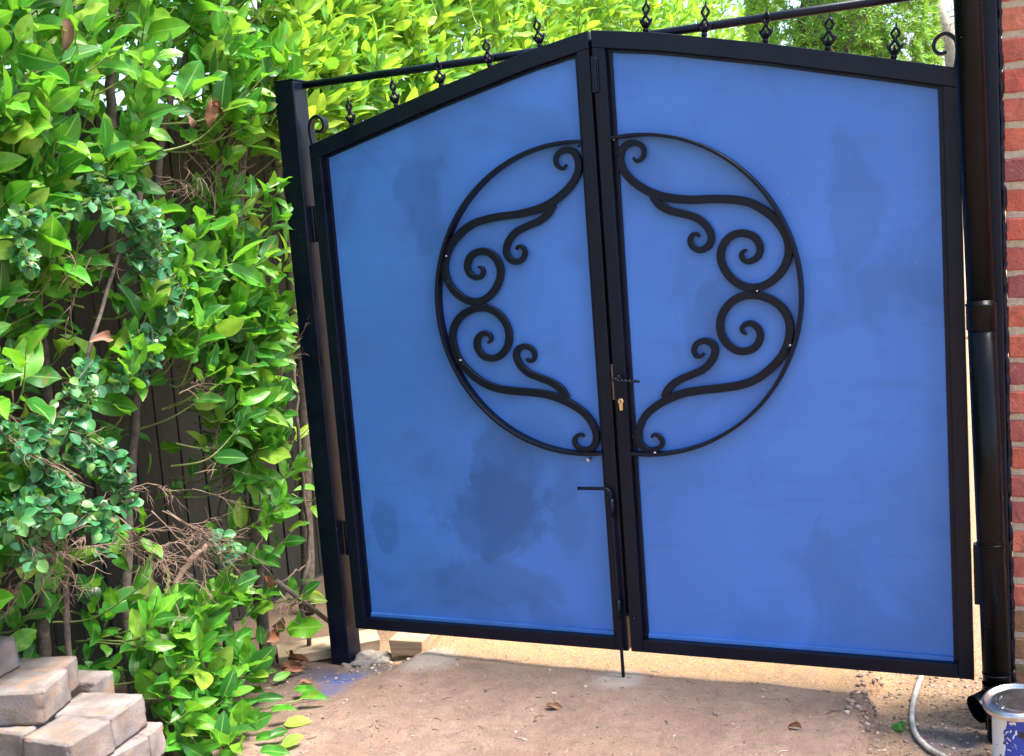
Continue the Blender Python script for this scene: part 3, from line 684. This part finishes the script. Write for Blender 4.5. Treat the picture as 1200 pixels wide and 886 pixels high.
# ---------------------------------------------------------------- leaves
def leaf_template(W=.40, droop=.25, fold=.10, wave=.0, nu=8, nvv=4, shape=.85, twist=0):
    vs, uv, fs = [], [], []
    for i in range(nu+1):
        t_ = i/nu
        w = W*.5*(math.sin(math.pi*min(1, max(0, t_))**shape)**.68) if 0 < t_ < 1 else (0.012 if t_ == 0 else .004)
        for j in range(nvv+1):
            s_ = j/nvv*2-1
            x = t_ - .05*droop*t_*t_
            z = -droop*t_*t_*.5 + .12*droop*t_ + fold*abs(s_)*w*2 + wave*math.sin(t_*9+s_)*abs(s_)*w
            y = s_*w; a_ = twist*t_
            vs.append((x, y*math.cos(a_)-z*math.sin(a_)*.3, z+y*math.sin(a_))); uv.append((t_, j/nvv))
    for i in range(nu):
        for j in range(nvv):
            a_ = i*(nvv+1)+j; fs.append((a_, a_+1+nvv, a_+2+nvv, a_+1))
    n = len(vs); vs += [(-.13, -.010, -.02), (-.13, .010, -.02)]; uv += [(0, .48), (0, .52)]     # stalk
    mid = nvv//2; fs.append((n, mid-1 if mid else 0, mid+1, n+1))
    return np.array(vs), uv, fs
def leaf_mesh(T, mat, name='leaf'):
    vs, uv, fs = T; me = bpy.data.meshes.new(name); me.from_pydata([tuple(v) for v in vs], [], fs)
    ul = me.uv_layers.new(name='UVMap')
    for lp_ in me.loops: ul.data[lp_.index].uv = uv[lp_.vertex_index]
    me.polygons.foreach_set('use_smooth', [True]*len(me.polygons)); me.materials.append(mat); return me
def stuff_mesh(name, items, Ts, mat, parent):
    """items: (template index, 4x4) all joined into one mesh"""
    VV, FF, UV = [], [], []; off = 0
    for k, Mx in items:
        vs, uv, fs = Ts[k]; A = np.array(Mx); w = vs @ A[:3, :3].T + A[:3, 3]
        VV.append(w); FF += [tuple(i+off for i in f) for f in fs]; off += len(vs)
        UV += [c_ for f in fs for i in f for c_ in uv[i]]
    me = bpy.data.meshes.new(name); me.from_pydata(np.concatenate(VV).tolist(), [], FF)
    ul = me.uv_layers.new(name='UVMap'); ul.data.foreach_set('uv', UV)
    me.polygons.foreach_set('use_smooth', [True]*len(FF)); me.materials.append(mat)
    o = bpy.data.objects.new(name, me); col.objects.link(o); o.parent = parent; o.matrix_parent_inverse = Matrix.Translation(-Vector(parent.location))
    return tag(o, kind='stuff')
def leaf_matrix(p, d, nrm, L, wf=1.0):
    d = d.normalized(); nrm = nrm - d*nrm.dot(d)
    if nrm.length < 1e-3: nrm = d.orthogonal()
    nrm.normalize(); b = nrm.cross(d)
    return Matrix(((d.x*L, b.x*L*wf, nrm.x*L, p.x), (d.y*L, b.y*L*wf, nrm.y*L, p.y), (d.z*L, b.z*L*wf, nrm.z*L, p.z), (0, 0, 0, 1)))
LT = [leaf_template(.52, .30, .12), leaf_template(.47, .65, .22, .35), leaf_template(.58, .15, .08, .35), leaf_template(.42, .9, .30, .2, twist=.35), leaf_template(.54, -.12, .15, .25), leaf_template(.44, .45, .40, .2, twist=-.4)]
LM = [leaf_mesh(T, M['laurel']) for T in LT]
LTF = [leaf_template(.36, .30, .12), leaf_template(.33, .55, .20, .2), leaf_template(.38, .12, .08, .25), leaf_template(.30, .8, .25, .1, twist=.25), leaf_template(.36, -.12, .15, .15), leaf_template(.32, .45, .35, .1, twist=-.3)]
LMF = [leaf_mesh(T, M['laurel_far']) for T in LTF]
DLM = [leaf_mesh(leaf_template(.40, .9, .5, .5, twist=.5), M['dead']), leaf_mesh(leaf_template(.34, .6, .8, .3, twist=-.4), M['dead'])]
def rv(rg, s=1): return Vector((rg.gauss(0, s), rg.gauss(0, s), rg.gauss(0, s)))

def shoot(rg, B, T, n, out, Lr, items, stems, up=.85, spread=.46, nt=6):
    """one leafy shoot from B to T; leaves spiral round its last stretch"""
    B, T = Vector(B), Vector(T); mid = (B+T)/2 + Vector((0, 0, -.04)) + rv(rg, .02)
    path = catmull([B, mid, T], 5)
    stems.append((path, [.0042-.0028*i/(len(path)-1) for i in range(len(path))]))
    dirn = (T-mid).normalized(); ph = rg.uniform(0, 6.28)
    a_ = dirn.orthogonal().normalized(); b_ = dirn.cross(a_)
    ln = min(.24, (T-B).length*.7)
    for i in range(n):
        f = i/(n-1) if n > 1 else 1
        p = T - dirn*ln*(1-f)**1.15
        w = ph + i*2.4; rad = a_*math.cos(w)+b_*math.sin(w)
        el = R(68-40*f) + rg.gauss(0, .15)
        d = dirn*math.cos(el) + rad*math.sin(el) + Vector((0, 0, .10)) + out*.18
        nr = Vector((0, 0, up*.8)) + out*.85 + rv(rg, spread)
        if nr.dot(d) > .9*nr.length*d.length: nr += dirn
        L = rg.uniform(*Lr)*(1-.35*f*f if f > .8 else 1)
        items.append((rg.randrange(nt), leaf_matrix(p + d.normalized()*L*.12, d, nr, L, rg.uniform(.85, 1.12))))

def split(items, score, n=300):
    idx = sorted(range(len(items)), key=lambda i: -score(items[i])); top = set(idx[:n])
    return [items[i] for i in idx[:n]], [items[i] for i in range(len(items)) if i not in top]
def place(items, meshes, parent, name='leaf'):
    inv = Matrix.Translation(-Vector(parent.location))
    for k, Mx in items:
        o = bpy.data.objects.new(name, meshes[k]); col.objects.link(o); o.parent = parent
        o.matrix_parent_inverse = inv; o.matrix_basis = Mx

# ---- near laurel hedge, along x = -1.1
hedge = empty('laurel_hedge', (-1.4, -.7, -.12), 'overgrown glossy laurel hedge filling the left side up to the gate post', 'hedge')
rg = random.Random(21); items = []; stems = []
holes = [(232, 185, 50, 55, .88), (205, 480, 55, 62, .85), (60, 385, 55, 40, .6), (215, 640, 80, 48, .9), (55, 660, 60, 60, .7), (330, 655, 35, 60, .6), (120, 330, 45, 60, .55), (80, 480, 80, 60, .75), (130, 600, 70, 45, .8), (260, 560, 40, 50, .65), (180, 25, 28, 36, .6), (130, 120, 30, 40, .6), (120, 700, 40, 30, .3), (330, 745, 60, 45, .8)]
def hole(u, v):
    p = 0
    for (a, b, w, h_, s_) in holes:
        q = ((u-a)/(w*1.3))**2 + ((v-b)/(h_*1.25))**2
        if q < 1: p = max(p, s_)
    return p
OUT = Vector((1, 0, 0))
def lx(u, v, x): return on_x(u, v, x)
cnt = 0
while cnt < 340:
    u, v = (rg.uniform(-60, 400), rg.uniform(-90, 800)) if cnt % 5 else (rg.uniform(270, 365), rg.uniform(60, 760))
    if rg.random() < hole(u, v)*1.08: continue
    x = -1.13 - abs(rg.gauss(0, .10)) + .03*math.sin(v*.02)
    T = on_x(u, v, x)
    if T.y > -.10 and T.z < 1.9: T.x -= .07
    if T.y > .03 and T.z < 1.9: continue
    if T.z < .02 or T.y < -1.75: continue
    if T.z < .56 and T.y < -.86: continue
    B = T + Vector((-rg.uniform(.18, .32), rg.gauss(0, .09), -rg.uniform(.02, .22)))
    shoot(rg, B, T, rg.randint(6, 9), (OUT + Vector((0, -.35, 0))).normalized(), (.066, .140), items, stems)
    cnt += 1
for (u, v, x) in ((338, 255, -1.10), (350, 225, -1.09), (318, 300, -1.10), (335, 130, -1.12), (352, 95, -1.10), (360, 60, -1.12), (335, 590, -1.12), (345, 545, -1.13), (330, 470, -1.13), (325, 385, -1.11), (345, 620, -1.13), (320, 215, -1.10)):
    T = lx(u, v, x); T.y = min(T.y, -.06)
    shoot(rg, T+Vector((-.22, -.10, -.10)), T, 8, (OUT + Vector((0, -.5, 0))).normalized(), (.07, .11), items, stems)
for i in range(60):                                      # outside the frame: the hedge runs on towards the camera
    T = Vector((-1.13-abs(rg.gauss(0, .1)), rg.uniform(-3.0, -1.4), rg.uniform(.1, 2.5)))
    shoot(rg, T+Vector((-.25, rg.gauss(0, .08), -.1)), T, 8, OUT, (.075, .125), items, stems)
for i in range(130):                                      # top of the hedge
    T = Vector((rg.uniform(-1.75, -1.15), rg.uniform(-2.2, .4), rg.uniform(2.3, 3.2)))
    shoot(rg, T+Vector((rg.gauss(0, .08), rg.gauss(0, .08), -.28)), T, 8, OUT*.3, (.075, .12), items, stems)
for i in range(2300):                                    # tall back of the hedge over the fence
    p = Vector((rg.uniform(-2.3, -1.5), rg.uniform(-2.6, .6), rg.uniform(1.75, 3.3)))
    items.append((rg.randrange(6), leaf_matrix(p, rv(rg)+OUT*.3, Vector((.3, 0, .8))+rv(rg, .5), rg.uniform(.08, .13))))
for i in range(1100):                                    # shaded leaves inside the hedge
    u, v = rg.uniform(-60, 400), rg.uniform(-60, 790)
    if rg.random() < hole(u, v)*.8: continue
    p = on_x(u, v, rg.uniform(-1.74, -1.40))
    if p.z < 0 or (p.y > .12 and p.z < 1.9): continue
    d = rv(rg) + OUT*.6; items.append((rg.randrange(6), leaf_matrix(p, d, Vector((0, 0, .8))+OUT*.4+rv(rg, .5), rg.uniform(.06, .105))))
def vis_score(it):
    p = it[1].translation; u, v, z = proj(p)
    if not (5 < u < 395 and 5 < v < 880): return -9
    return (it[1].to_scale().x/z)*10 + (p.x+1.2)*2.0
for (u, v) in ((200, 700), (215, 735), (180, 720), (235, 760), (210, 780), (250, 720), (255, 790), (200, 810), (225, 830), (245, 850), (270, 815), (280, 770), (215, 860), (260, 870), (290, 730), (290, 845), (195, 760), (235, 800), (300, 790), (310, 700), (275, 690), (110, 690), (80, 670), (50, 690), (130, 720)):
    x = -1.10 + rg.uniform(-.10, .04) if u > 150 else -1.42
    T = lx(u, v, x)
    if T.z < -.06: T = CAM + (T-CAM)*((-.05-CAM.z)/(T.z-CAM.z))
    shoot(rg, T+Vector((-.16, rg.gauss(0, .05), -.10 if T.z > .1 else -.02)), T, rg.randint(6, 9), (OUT*.6 + Vector((0, -.5, .2))).normalized(), (.07, .125), items, stems)
def in_gap(it):
    u, v, z = proj(it[1].translation)
    return any(((u-a)/(w*.9))**2 + ((v-b)/(h_*.9))**2 < 1 and rg.random() < s_*.8 for a, b, w, h_, s_ in holes)
items = [it for it in items if not in_gap(it)]
big, rest = split(items, vis_score)
place(big, LM, hedge); stuff_mesh('leaves', rest, LT, M['laurel'], hedge)
mb = MB()
for path, rad in stems: mb.tube(path, rad, 5, cap=False)
tag(mb.build('shoots', M['stem'], hedge), kind='stuff')
def limb(pts, r0, r1, parent, name='stem', mat='bark', k=6, seg=9, wob=.008, rgx=rg):
    P = catmull(pts, k); n = len(P); P = [p+rv(rgx, wob*.4) for p in P]
    return MB().tube(P, [r0+(r1-r0)*i/(n-1) for i in range(n)], seg).build(name, M[mat], parent)
for pts, r0, r1 in (
        ([lx(300, 640, -1.30), lx(298, 560, -1.30), lx(292, 490, -1.29), lx(275, 400, -1.33), lx(280, 250, -1.36), lx(300, 60, -1.4), lx(310, -60, -1.4)], .022, .012),
        ([lx(262, 700, -1.36), lx(262, 600, -1.34), lx(278, 520, -1.33), lx(292, 470, -1.31)], .020, .014),
        ([lx(150, 760, -1.42), lx(148, 640, -1.40), lx(160, 480, -1.38), lx(168, 330, -1.38), lx(160, 150, -1.40), lx(168, 0, -1.42), lx(172, -60, -1.45)], .017, .011),
        ([lx(130, 300, -1.42), lx(128, 190, -1.38), lx(130, 100, -1.40), lx(138, -60, -1.42)], .017, .013),
        ([lx(50, 760, -1.5), lx(60, 520, -1.46), lx(40, 300, -1.43), lx(80, 120, -1.42), lx(60, -60, -1.45)], .022, .012),
        ([lx(228, 40, -1.30), lx(205, 110, -1.33), lx(190, 160, -1.38), lx(180, 330, -1.45)], .008, .014),
        ([lx(250, -40, -1.30), lx(230, 30, -1.31), lx(228, 40, -1.30)], .007, .008),
        ([lx(310, 20, -1.25), lx(280, 120, -1.3), lx(255, 210, -1.36), lx(235, 320, -1.45)], .006, .011),
        ([lx(360, 745, -1.22), lx(352, 700, -1.20), lx(362, 640, -1.22), lx(350, 520, -1.20), lx(345, 430, -1.22)], .009, .006)):
    B = pts[0].copy(); B.z = -.15
    limb(([B] if pts[0].z < .6 else []) + pts, r0, r1, hedge)
limb([lx(187, 742, -1.24), lx(205, 690, -1.20), lx(225, 655, -1.17), (lx(247, 637, -1.16))], .011, .008, hedge, 'cut_branch', 'twig')
limb([lx(320, 690, -1.2), lx(345, 672, -1.18), lx(360, 662, -1.16)], .004, .003, hedge, 'cut_branch', 'twig')

# dry twigs: one small branching bundle per snag
def snag(rgs, start, direction, length, r, depth, mb, droop=.1):
    pts = [Vector(start)]; d = Vector(direction).normalized(); n = 6
    for i in range(n):
        d = (d + rv(rgs, .16) + Vector((0, 0, -droop*.25))).normalized(); pts.append(pts[-1] + d*length/n)
    mb.tube(pts, [r*(1-.75*i/n) for i in range(n+1)], 5)
    if depth:
        for i in range(2, n+1):
            for _ in range(rgs.choice((1, 1, 2))):
                dd = (d + rv(rgs, .55)).normalized(); snag(rgs, pts[i], dd, length*rgs.uniform(.35, .6), r*.6, depth-1, mb, droop)
for i, (u, v, x, du, dv, ln, r, dep, nn) in enumerate((
        (0, 480, -1.16, 60, 60, .22, .0024, 1, 5), (-10, 600, -1.17, 70, 60, .20, .0026, 2, 3), (110, 600, -1.18, 100, 45, .26, .003, 2, 4), (180, 600, -1.17, 80, 60, .24, .0026, 2, 3),
        (235, 230, -1.26, -30, -60, .18, .0022, 1, 6), (265, 250, -1.24, 10, -80, .18, .002, 1, 5), (335, 470, -1.14, 8, -60, .14, .0022, 2, 4), (60, 290, -1.16, 20, 60, .14, .002, 1, 3),
        (130, 300, -1.15, -40, 60, .16, .0026, 1, 2), (345, 700, -1.14, -40, 30, .16, .003, 1, 3), (215, 560, -1.2, 60, -20, .16, .002, 1, 3), (30, 640, -1.17, 20, 60, .2, .004, 2, 2), (230, 460, -1.16, 60, -25, .14, .0028, 1, 2), (200, 690, -1.2, 40, 40, .14, .002, 1, 3))):
    rgs = random.Random(100+i); mb = MB()
    for _ in range(nn):
        a = lx(u+rgs.gauss(0, 14), v+rgs.gauss(0, 12), x-rgs.uniform(0, .05)); b = lx(u+du, v+dv, x+.03)
        snag(rgs, a, (b-a).normalized()+rv(rgs, .25), ln*rgs.uniform(.7, 1.15), r, dep, mb)
    mb.build('dry_twigs', M['twig'], hedge)
# dead leaves caught in the hedge
for i, (u, v, x, L, ang) in enumerate(((248, 118, -1.18, .085, 110), (247, 120, -1.175, .075, 35), (225, 150, -1.19, .05, 250), (75, 22, -1.16, .09, 100), (130, 397, -1.15, .07, 190), (96, 452, -1.16, .06, 200), (310, 675, -1.15, .07, 60), (318, 735, -1.16, .09, 20), (312, 752, -1.15, .09, 350))):
    p = lx(u, v, x); a_ = R(ang); d = Vector((.1, 0, 0)) + Vector((0, 1, 0))*math.cos(a_) + Vector((0, 0, -1))*math.sin(a_)
    o = bpy.data.objects.new('dead_leaf', DLM[i % 2]); col.objects.link(o); o.parent = hedge; o.matrix_parent_inverse = Matrix.Translation(-hedge.location)
    o.matrix_basis = leaf_matrix(p, d, Vector((1, -.4, .5)), L, 1.2); o['label'] = 'curled brown dead leaf'

# ---- small-leaved shrub growing through the hedge
shrub = empty('small_leaved_shrub', (-1.2, -1.1, -.12), 'shrub of small bluish-green rounded leaves scrambling through the laurel hedge', 'shrub')
ST = [leaf_template(.86, .2, .12, 0, 6, 4, .95), leaf_template(.78, .5, .22, 0, 6, 4, .9)]
SM = [leaf_mesh(T, M['smallleaf']) for T in ST]
rg = random.Random(4); sit = []; sst = []
for (u, v, du, dv, ln) in ((105, 205, 30, 55, .16), (125, 215, 60, 60, .20), (150, 245, 40, 50, .16), (95, 245, -50, 25, .16), (60, 255, -50, 20, .16), (20, 270, 30, 25, .14), (195, 315, -10, 60, .16), (205, 330, -20, 60, .14), (180, 370, -10, 50, .13), (168, 400, 5, 40, .1),
        (150, 440, -60, 20, .16), (120, 445, -50, 55, .18), (85, 470, 10, 60, .18), (95, 500, 30, 50, .16), (65, 510, -50, 40, .16), (30, 530, 50, 40, .18), (10, 560, 60, 30, .18), (50, 560, 40, 50, .18), (10, 590, 30, 40, .14), (5, 625, 25, -30, .12), (75, 590, 40, 10, .14), (110, 530, 40, 50, .15), (110, 600, 20, 40, .12), (245, 625, 30, 15, .1), (260, 630, 20, 20, .1), (30, 620, 30, 30, .12), (150, 300, 40, 20, .12), (10, 500, 40, 40, .14)):
    for _ in range(2):
        x = -1.10 - abs(rg.gauss(0, .03)); A = lx(u+rg.gauss(0, 8), v+rg.gauss(0, 8), x-.05); Bq = lx(u+du+rg.gauss(0, 12), v+dv+rg.gauss(0, 10), x+.03)
        d = (Bq-A).normalized(); path = catmull([A+Vector((-.12, 0, -.03)), A, A+d*ln*.5+Vector((.015, 0, .01)), A+d*ln], 5)
        sst.append((path, [.0013]*len(path)))
        n = int(ln/.0065)
        for i in range(n):
            f = i/n; p = A + d*ln*f + rv(rg, .009); w = i*2.4
            a_ = d.orthogonal().normalized(); b_ = d.cross(a_); rad = a_*math.cos(w)+b_*math.sin(w)
            dd = rad + d*.5 + Vector((.25, 0, .2)); nr = Vector((.6, -.3, .8))+rv(rg, .4)
            sit.append((rg.randrange(2), leaf_matrix(p, dd, nr, rg.uniform(.026, .043))))
def ssc(it):
    u, v, z = proj(it[1].translation)
    return -9 if not (3 < u < 390) else it[1].to_scale().x/z*10+(it[1].translation.x+1.1)
big, rest = split(sit, ssc); place(big, SM, shrub); stuff_mesh('leaves', rest, ST, M['smallleaf'], shrub)
mb = MB()
for path, rad in sst: mb.tube(path, rad, 5, cap=False)
tag(mb.build('shoots', M['bark'], shrub), kind='stuff')
limb([Vector((-1.25, -1.05, -.15)), Vector((-1.22, -1.05, .3)), lx(70, 560, -1.2), lx(100, 430, -1.18), lx(150, 260, -1.19)], .010, .005, shrub, 'stem', 'bark')

# ---- cut laurel sprigs lying on the ground
cut = empty('laurel_cutting', (-.98, -.5, -.11), 'fallen laurel sprig with fresh green leaves lying on the dirt', 'cutting')
rg = random.Random(8)
for i, (u, v, ang, L) in enumerate(((345, 812, 5, .085), (352, 822, -3, .10), (318, 838, 12, .085), (333, 852, 25, .085), (300, 855, 170, .08), (315, 868, 60, .07), (300, 870, 10, .09), (330, 878, 40, .07), (283, 872, -60, .10), (265, 850, 200, .09), (272, 835, 30, .09), (255, 832, 160, .09), (250, 850, 10, .10), (240, 862, 190, .09), (262, 868, 20, .10), (320, 800, 60, .07), (292, 812, -20, .08), (300, 825, 20, .09), (235, 838, 150, .08), (230, 880, 10, .09), (305, 884, 10, .09))):
    z = gz(-1, -.4)+.012+.012*(i % 3); d0 = ray(u, v); p = CAM + d0*((z-CAM.z)/d0.z); a_ = R(ang)
    o = bpy.data.objects.new('leaf', LM[(1, 3, 5, 0)[i % 4]]); col.objects.link(o); o.parent = cut; o.matrix_parent_inverse = Matrix.Translation(-cut.location)
    dv_ = Vector((math.cos(a_), math.sin(a_), rg.uniform(.1, .4))); p.z += .008
    o.matrix_basis = leaf_matrix(p, dv_, Vector((.2, -.45, 1))+rv(rg, .35), L, rg.uniform(.8, 1.1))
limb([Vector((-1.16, -.55, -.07)), Vector((-1.06, -.50, -.085)), Vector((-1.0, -.42, -.09)), Vector((-.94, -.36, -.095))], .004, .002, cut, 'sprig', 'stem')
limb([Vector((-1.2, -.75, -.08)), Vector((-1.1, -.72, -.08)), Vector((-1.0, -.68, -.09))], .004, .002, cut, 'sprig', 'stem')
for i, (u, v, L, ang, lab) in enumerate(((640, 832, .055, 15, 'small brown dead leaf flat on the dirt below the left leaf'), (940, 858, .042, 170, 'small brown dead leaf on the dirt below the right leaf'), (350, 795, .05, 40, 'brown dead leaf on the dirt near the left post'))):
    d0 = ray(u, v); p = CAM + d0*((-.082-CAM.z)/d0.z); p.z = gz(p.x, p.y)+.006; a_ = R(ang)
    o = bpy.data.objects.new('dead_leaf', DLM[i % 2]); col.objects.link(o); o.matrix_basis = leaf_matrix(p, Vector((math.cos(a_), math.sin(a_), .08)), Vector((0, -.3, 1)), L); tag(o, lab, 'leaf')
o = bpy.data.objects.new('green_leaf', LM[2]); col.objects.link(o)
o.matrix_basis = leaf_matrix(Vector((.800, -.055, gz(.80, -.06)+.010)), Vector((.25, -1, .05)), Vector((-.2, -.4, 1)), .055, 1.2); tag(o, 'single bright green leaf on the grit touching the white hose', 'leaf')
# curled dry husks by the plank
husk = empty('dry_husks', (-1.1, -.16, -.12), 'curled dry brown leaf husks beside the timber plank', 'husks')
for i, (x, y, z, dx, dy, L) in enumerate(((-1.19, -.19, -.09, 1, .3, .085), (-1.18, -.15, -.075, 1, -.2, .10), (-1.16, -.22, -.095, .8, .6, .075), (-1.20, -.12, -.07, .6, -.6, .09), (-1.15, -.11, -.09, .2, -1, .08))):
    o = bpy.data.objects.new('husk', DLM[i % 2]); col.objects.link(o); o.parent = husk; o.matrix_parent_inverse = Matrix.Translation(-husk.location)
    o.matrix_basis = leaf_matrix(Vector((x, y, z)), Vector((dx, dy, .25)), Vector((.2, -.5, .9)), L, .7)

# ---- fence behind the hedge
fence = empty('timber_fence', (-1.78, -.8, -.12), 'dark weathered board fence hidden behind the laurel hedge', 'fence')
rg = random.Random(12); y = -3.0
while y < 9.8:
    w = rg.uniform(.10, .13)
    MB().box((-1.80+rg.uniform(-.006, .006), y, -.14), (-1.78+rg.uniform(-.004, .004), y+w-.008, 1.85+rg.uniform(-.01, .01))).build('board', M['fence'], fence, .002)
    y += w
for z in (.3, 1.5): MB().box((-1.85, -3.0, z), (-1.806, 9.8, z+.07)).build('rail', M['fence'], fence, .003)

# ---- laurel hedge beyond the gate
fhedge = empty('laurel_hedge', (-1.5, 1.8, -.12), 'sunlit yellow-green laurel hedge beyond the gate, seen above its top rails', 'hedge')
rg = random.Random(33); fit_ = []; fst = []
cnt = 0
while cnt < 720:
    u, v = rg.uniform(330, 1010), rg.uniform(-80, 130)
    y = None
    x = -1.12 - abs(rg.gauss(0, .16)); p = on_x(u, v, x)
    if not (.12 < p.y < 9.5) or p.z < 1.2: continue
    B = p + Vector((-rg.uniform(.1, .3), rg.gauss(0, .1), -rg.uniform(.12, .3)))
    shoot(rg, B, p, rg.randint(7, 11), (OUT+Vector((0, -.5, .1))).normalized(), (.085, .135), fit_, fst, up=.9); cnt += 1
for i in range(260):
    T = Vector((-1.15-abs(rg.gauss(0, .12)), rg.uniform(.2, 6.2), rg.uniform(.0, 2.2)))
    shoot(rg, T+Vector((-.25, rg.gauss(0, .08), -.1)), T, 7, OUT, (.09, .14), fit_, fst)
for i in range(220):
    T = Vector((rg.uniform(-2.2, -1.1), rg.uniform(.3, 6.2), rg.uniform(2.5, 3.2)))
    shoot(rg, T+Vector((rg.gauss(0, .08), rg.gauss(0, .08), -.28)), T, 7, OUT*.3, (.09, .14), fit_, fst)
for i in range(4200):
    p = Vector((rg.uniform(-2.2, -1.35), rg.uniform(.2, 9.6), rg.uniform(1.3, 3.3)))
    fit_.append((rg.randrange(6), leaf_matrix(p, rv(rg)+OUT*.4, Vector((.3, 0, .8))+rv(rg, .5), rg.uniform(.08, .13))))
def fsc(it):
    p = it[1].translation; u, v, z = proj(p)
    if not (345 < u < 980 and 3 < v < 150): return -9
    return (it[1].to_scale().x/z)*10 + (p.x+1.2)*.6
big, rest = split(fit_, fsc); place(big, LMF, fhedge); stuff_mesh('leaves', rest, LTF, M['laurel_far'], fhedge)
mb = MB()
for path, rad in fst: mb.tube(path, rad, 4, cap=False)
tag(mb.build('shoots', M['stem'], fhedge), kind='stuff')
for i, y in enumerate((.5, 1.2, 1.9, 2.7, 3.6, 4.6, 5.6)):
    limb([Vector((-1.55, y, -.15)), Vector((-1.5, y+.05, .8)), Vector((-1.45, y-.05, 1.7)), Vector((-1.5, y+.1, 2.7))], .03, .010, fhedge, 'trunk', 'bark', rgx=rg)

# ---- clipped yew further back
yew = empty('yew_hedge', (.0, 5.2, -.12), 'clipped fine-leaved evergreen beyond the gate at the right', 'hedge')
rg = random.Random(44); yi = []
YT = [leaf_template(.24, .2, .1, 0, 2, 2, .8)]
c0 = Vector((.02, 5.2, 0))
for i in range(6500):
    th = rg.uniform(0, 2*math.pi); z = rg.uniform(.1, 3.3) if i < 900 else rg.uniform(1.75, 3.3)
    rr_ = .64*(1+.07*mnoise.noise(Vector((math.cos(th)*2, math.sin(th)*2, z*2.5))))*(1-.06*max(0, z-2.2)) - abs(rg.gauss(0, .07))
    o_ = Vector((math.cos(th), math.sin(th), 0)); p = c0 + o_*rr_ + Vector((0, 0, z))
    if i > 900 and o_.y > .5: continue
    ax = (o_ + Vector((0, 0, .55)) + rv(rg, .3)).normalized(); a_ = ax.orthogonal().normalized(); b_ = ax.cross(a_)
    for k in range(9):
        w = k*2*math.pi/8 + rg.uniform(-.2, .2); el = R(rg.uniform(35, 75)) if k < 8 else .05
        d = ax*math.cos(el) + (a_*math.cos(w)+b_*math.sin(w))*math.sin(el)
        yi.append((0, leaf_matrix(p, d, ax+rv(rg, .2), rg.uniform(.035, .062))))
stuff_mesh('crown', yi, YT, M['conifer'], yew)
mbt = MB().tube([(.02, 5.2, -.2), (.03, 5.2, .9), (.0, 5.22, 1.9), (.02, 5.2, 3.0)], [.09, .07, .05, .02], 10); mbt.build('trunk', M['bark'], yew)
mbt = MB(); bm = bmesh.new(); bmesh.ops.create_icosphere(bm, subdivisions=3, radius=1)
for v in bm.verts: v.co = Vector((v.co.x*.40, v.co.y*.40, v.co.z*1.5))*(1+.1*mnoise.noise(v.co*3)) + Vector((.02, 5.2, 1.6))
mbt.add([v.co for v in bm.verts], [tuple(x.index for x in f.verts) for f in bm.faces], True); bm.free()
mbt.build('inner_twigs', M['bark'], yew)

# ---- bare tree far behind, right
tree = empty('bare_tree', (.95, 9.0, -.12), 'bare pale-barked tree against the sky beside the right post', 'tree')
rg = random.Random(55)
tp = on_y(1092, -10, 9.0); tb = on_y(1122, 95, 9.0)
limb([Vector((tb.x+.25, 9, -.2)), Vector((tb.x+.18, 9, 1.2)), tb, (tb+tp)/2 + Vector((.03, 0, 0)), tp, tp+Vector((-.15, .1, .8)), tp+Vector((-.2, .2, 1.8))], .12, .03, tree, 'trunk', 'grey_bark', rgx=rg)
mb = MB()
for i in range(9):
    a = tb.lerp(tp, rg.uniform(-.3, 1.2)); snag(random.Random(300+i), a, Vector((rg.choice((-1, 1, 1)), 0, rg.uniform(-.2, .9))), rg.uniform(.5, .9), .010, 2, mb, 0)
mb.build('branches', M['grey_bark'], tree)
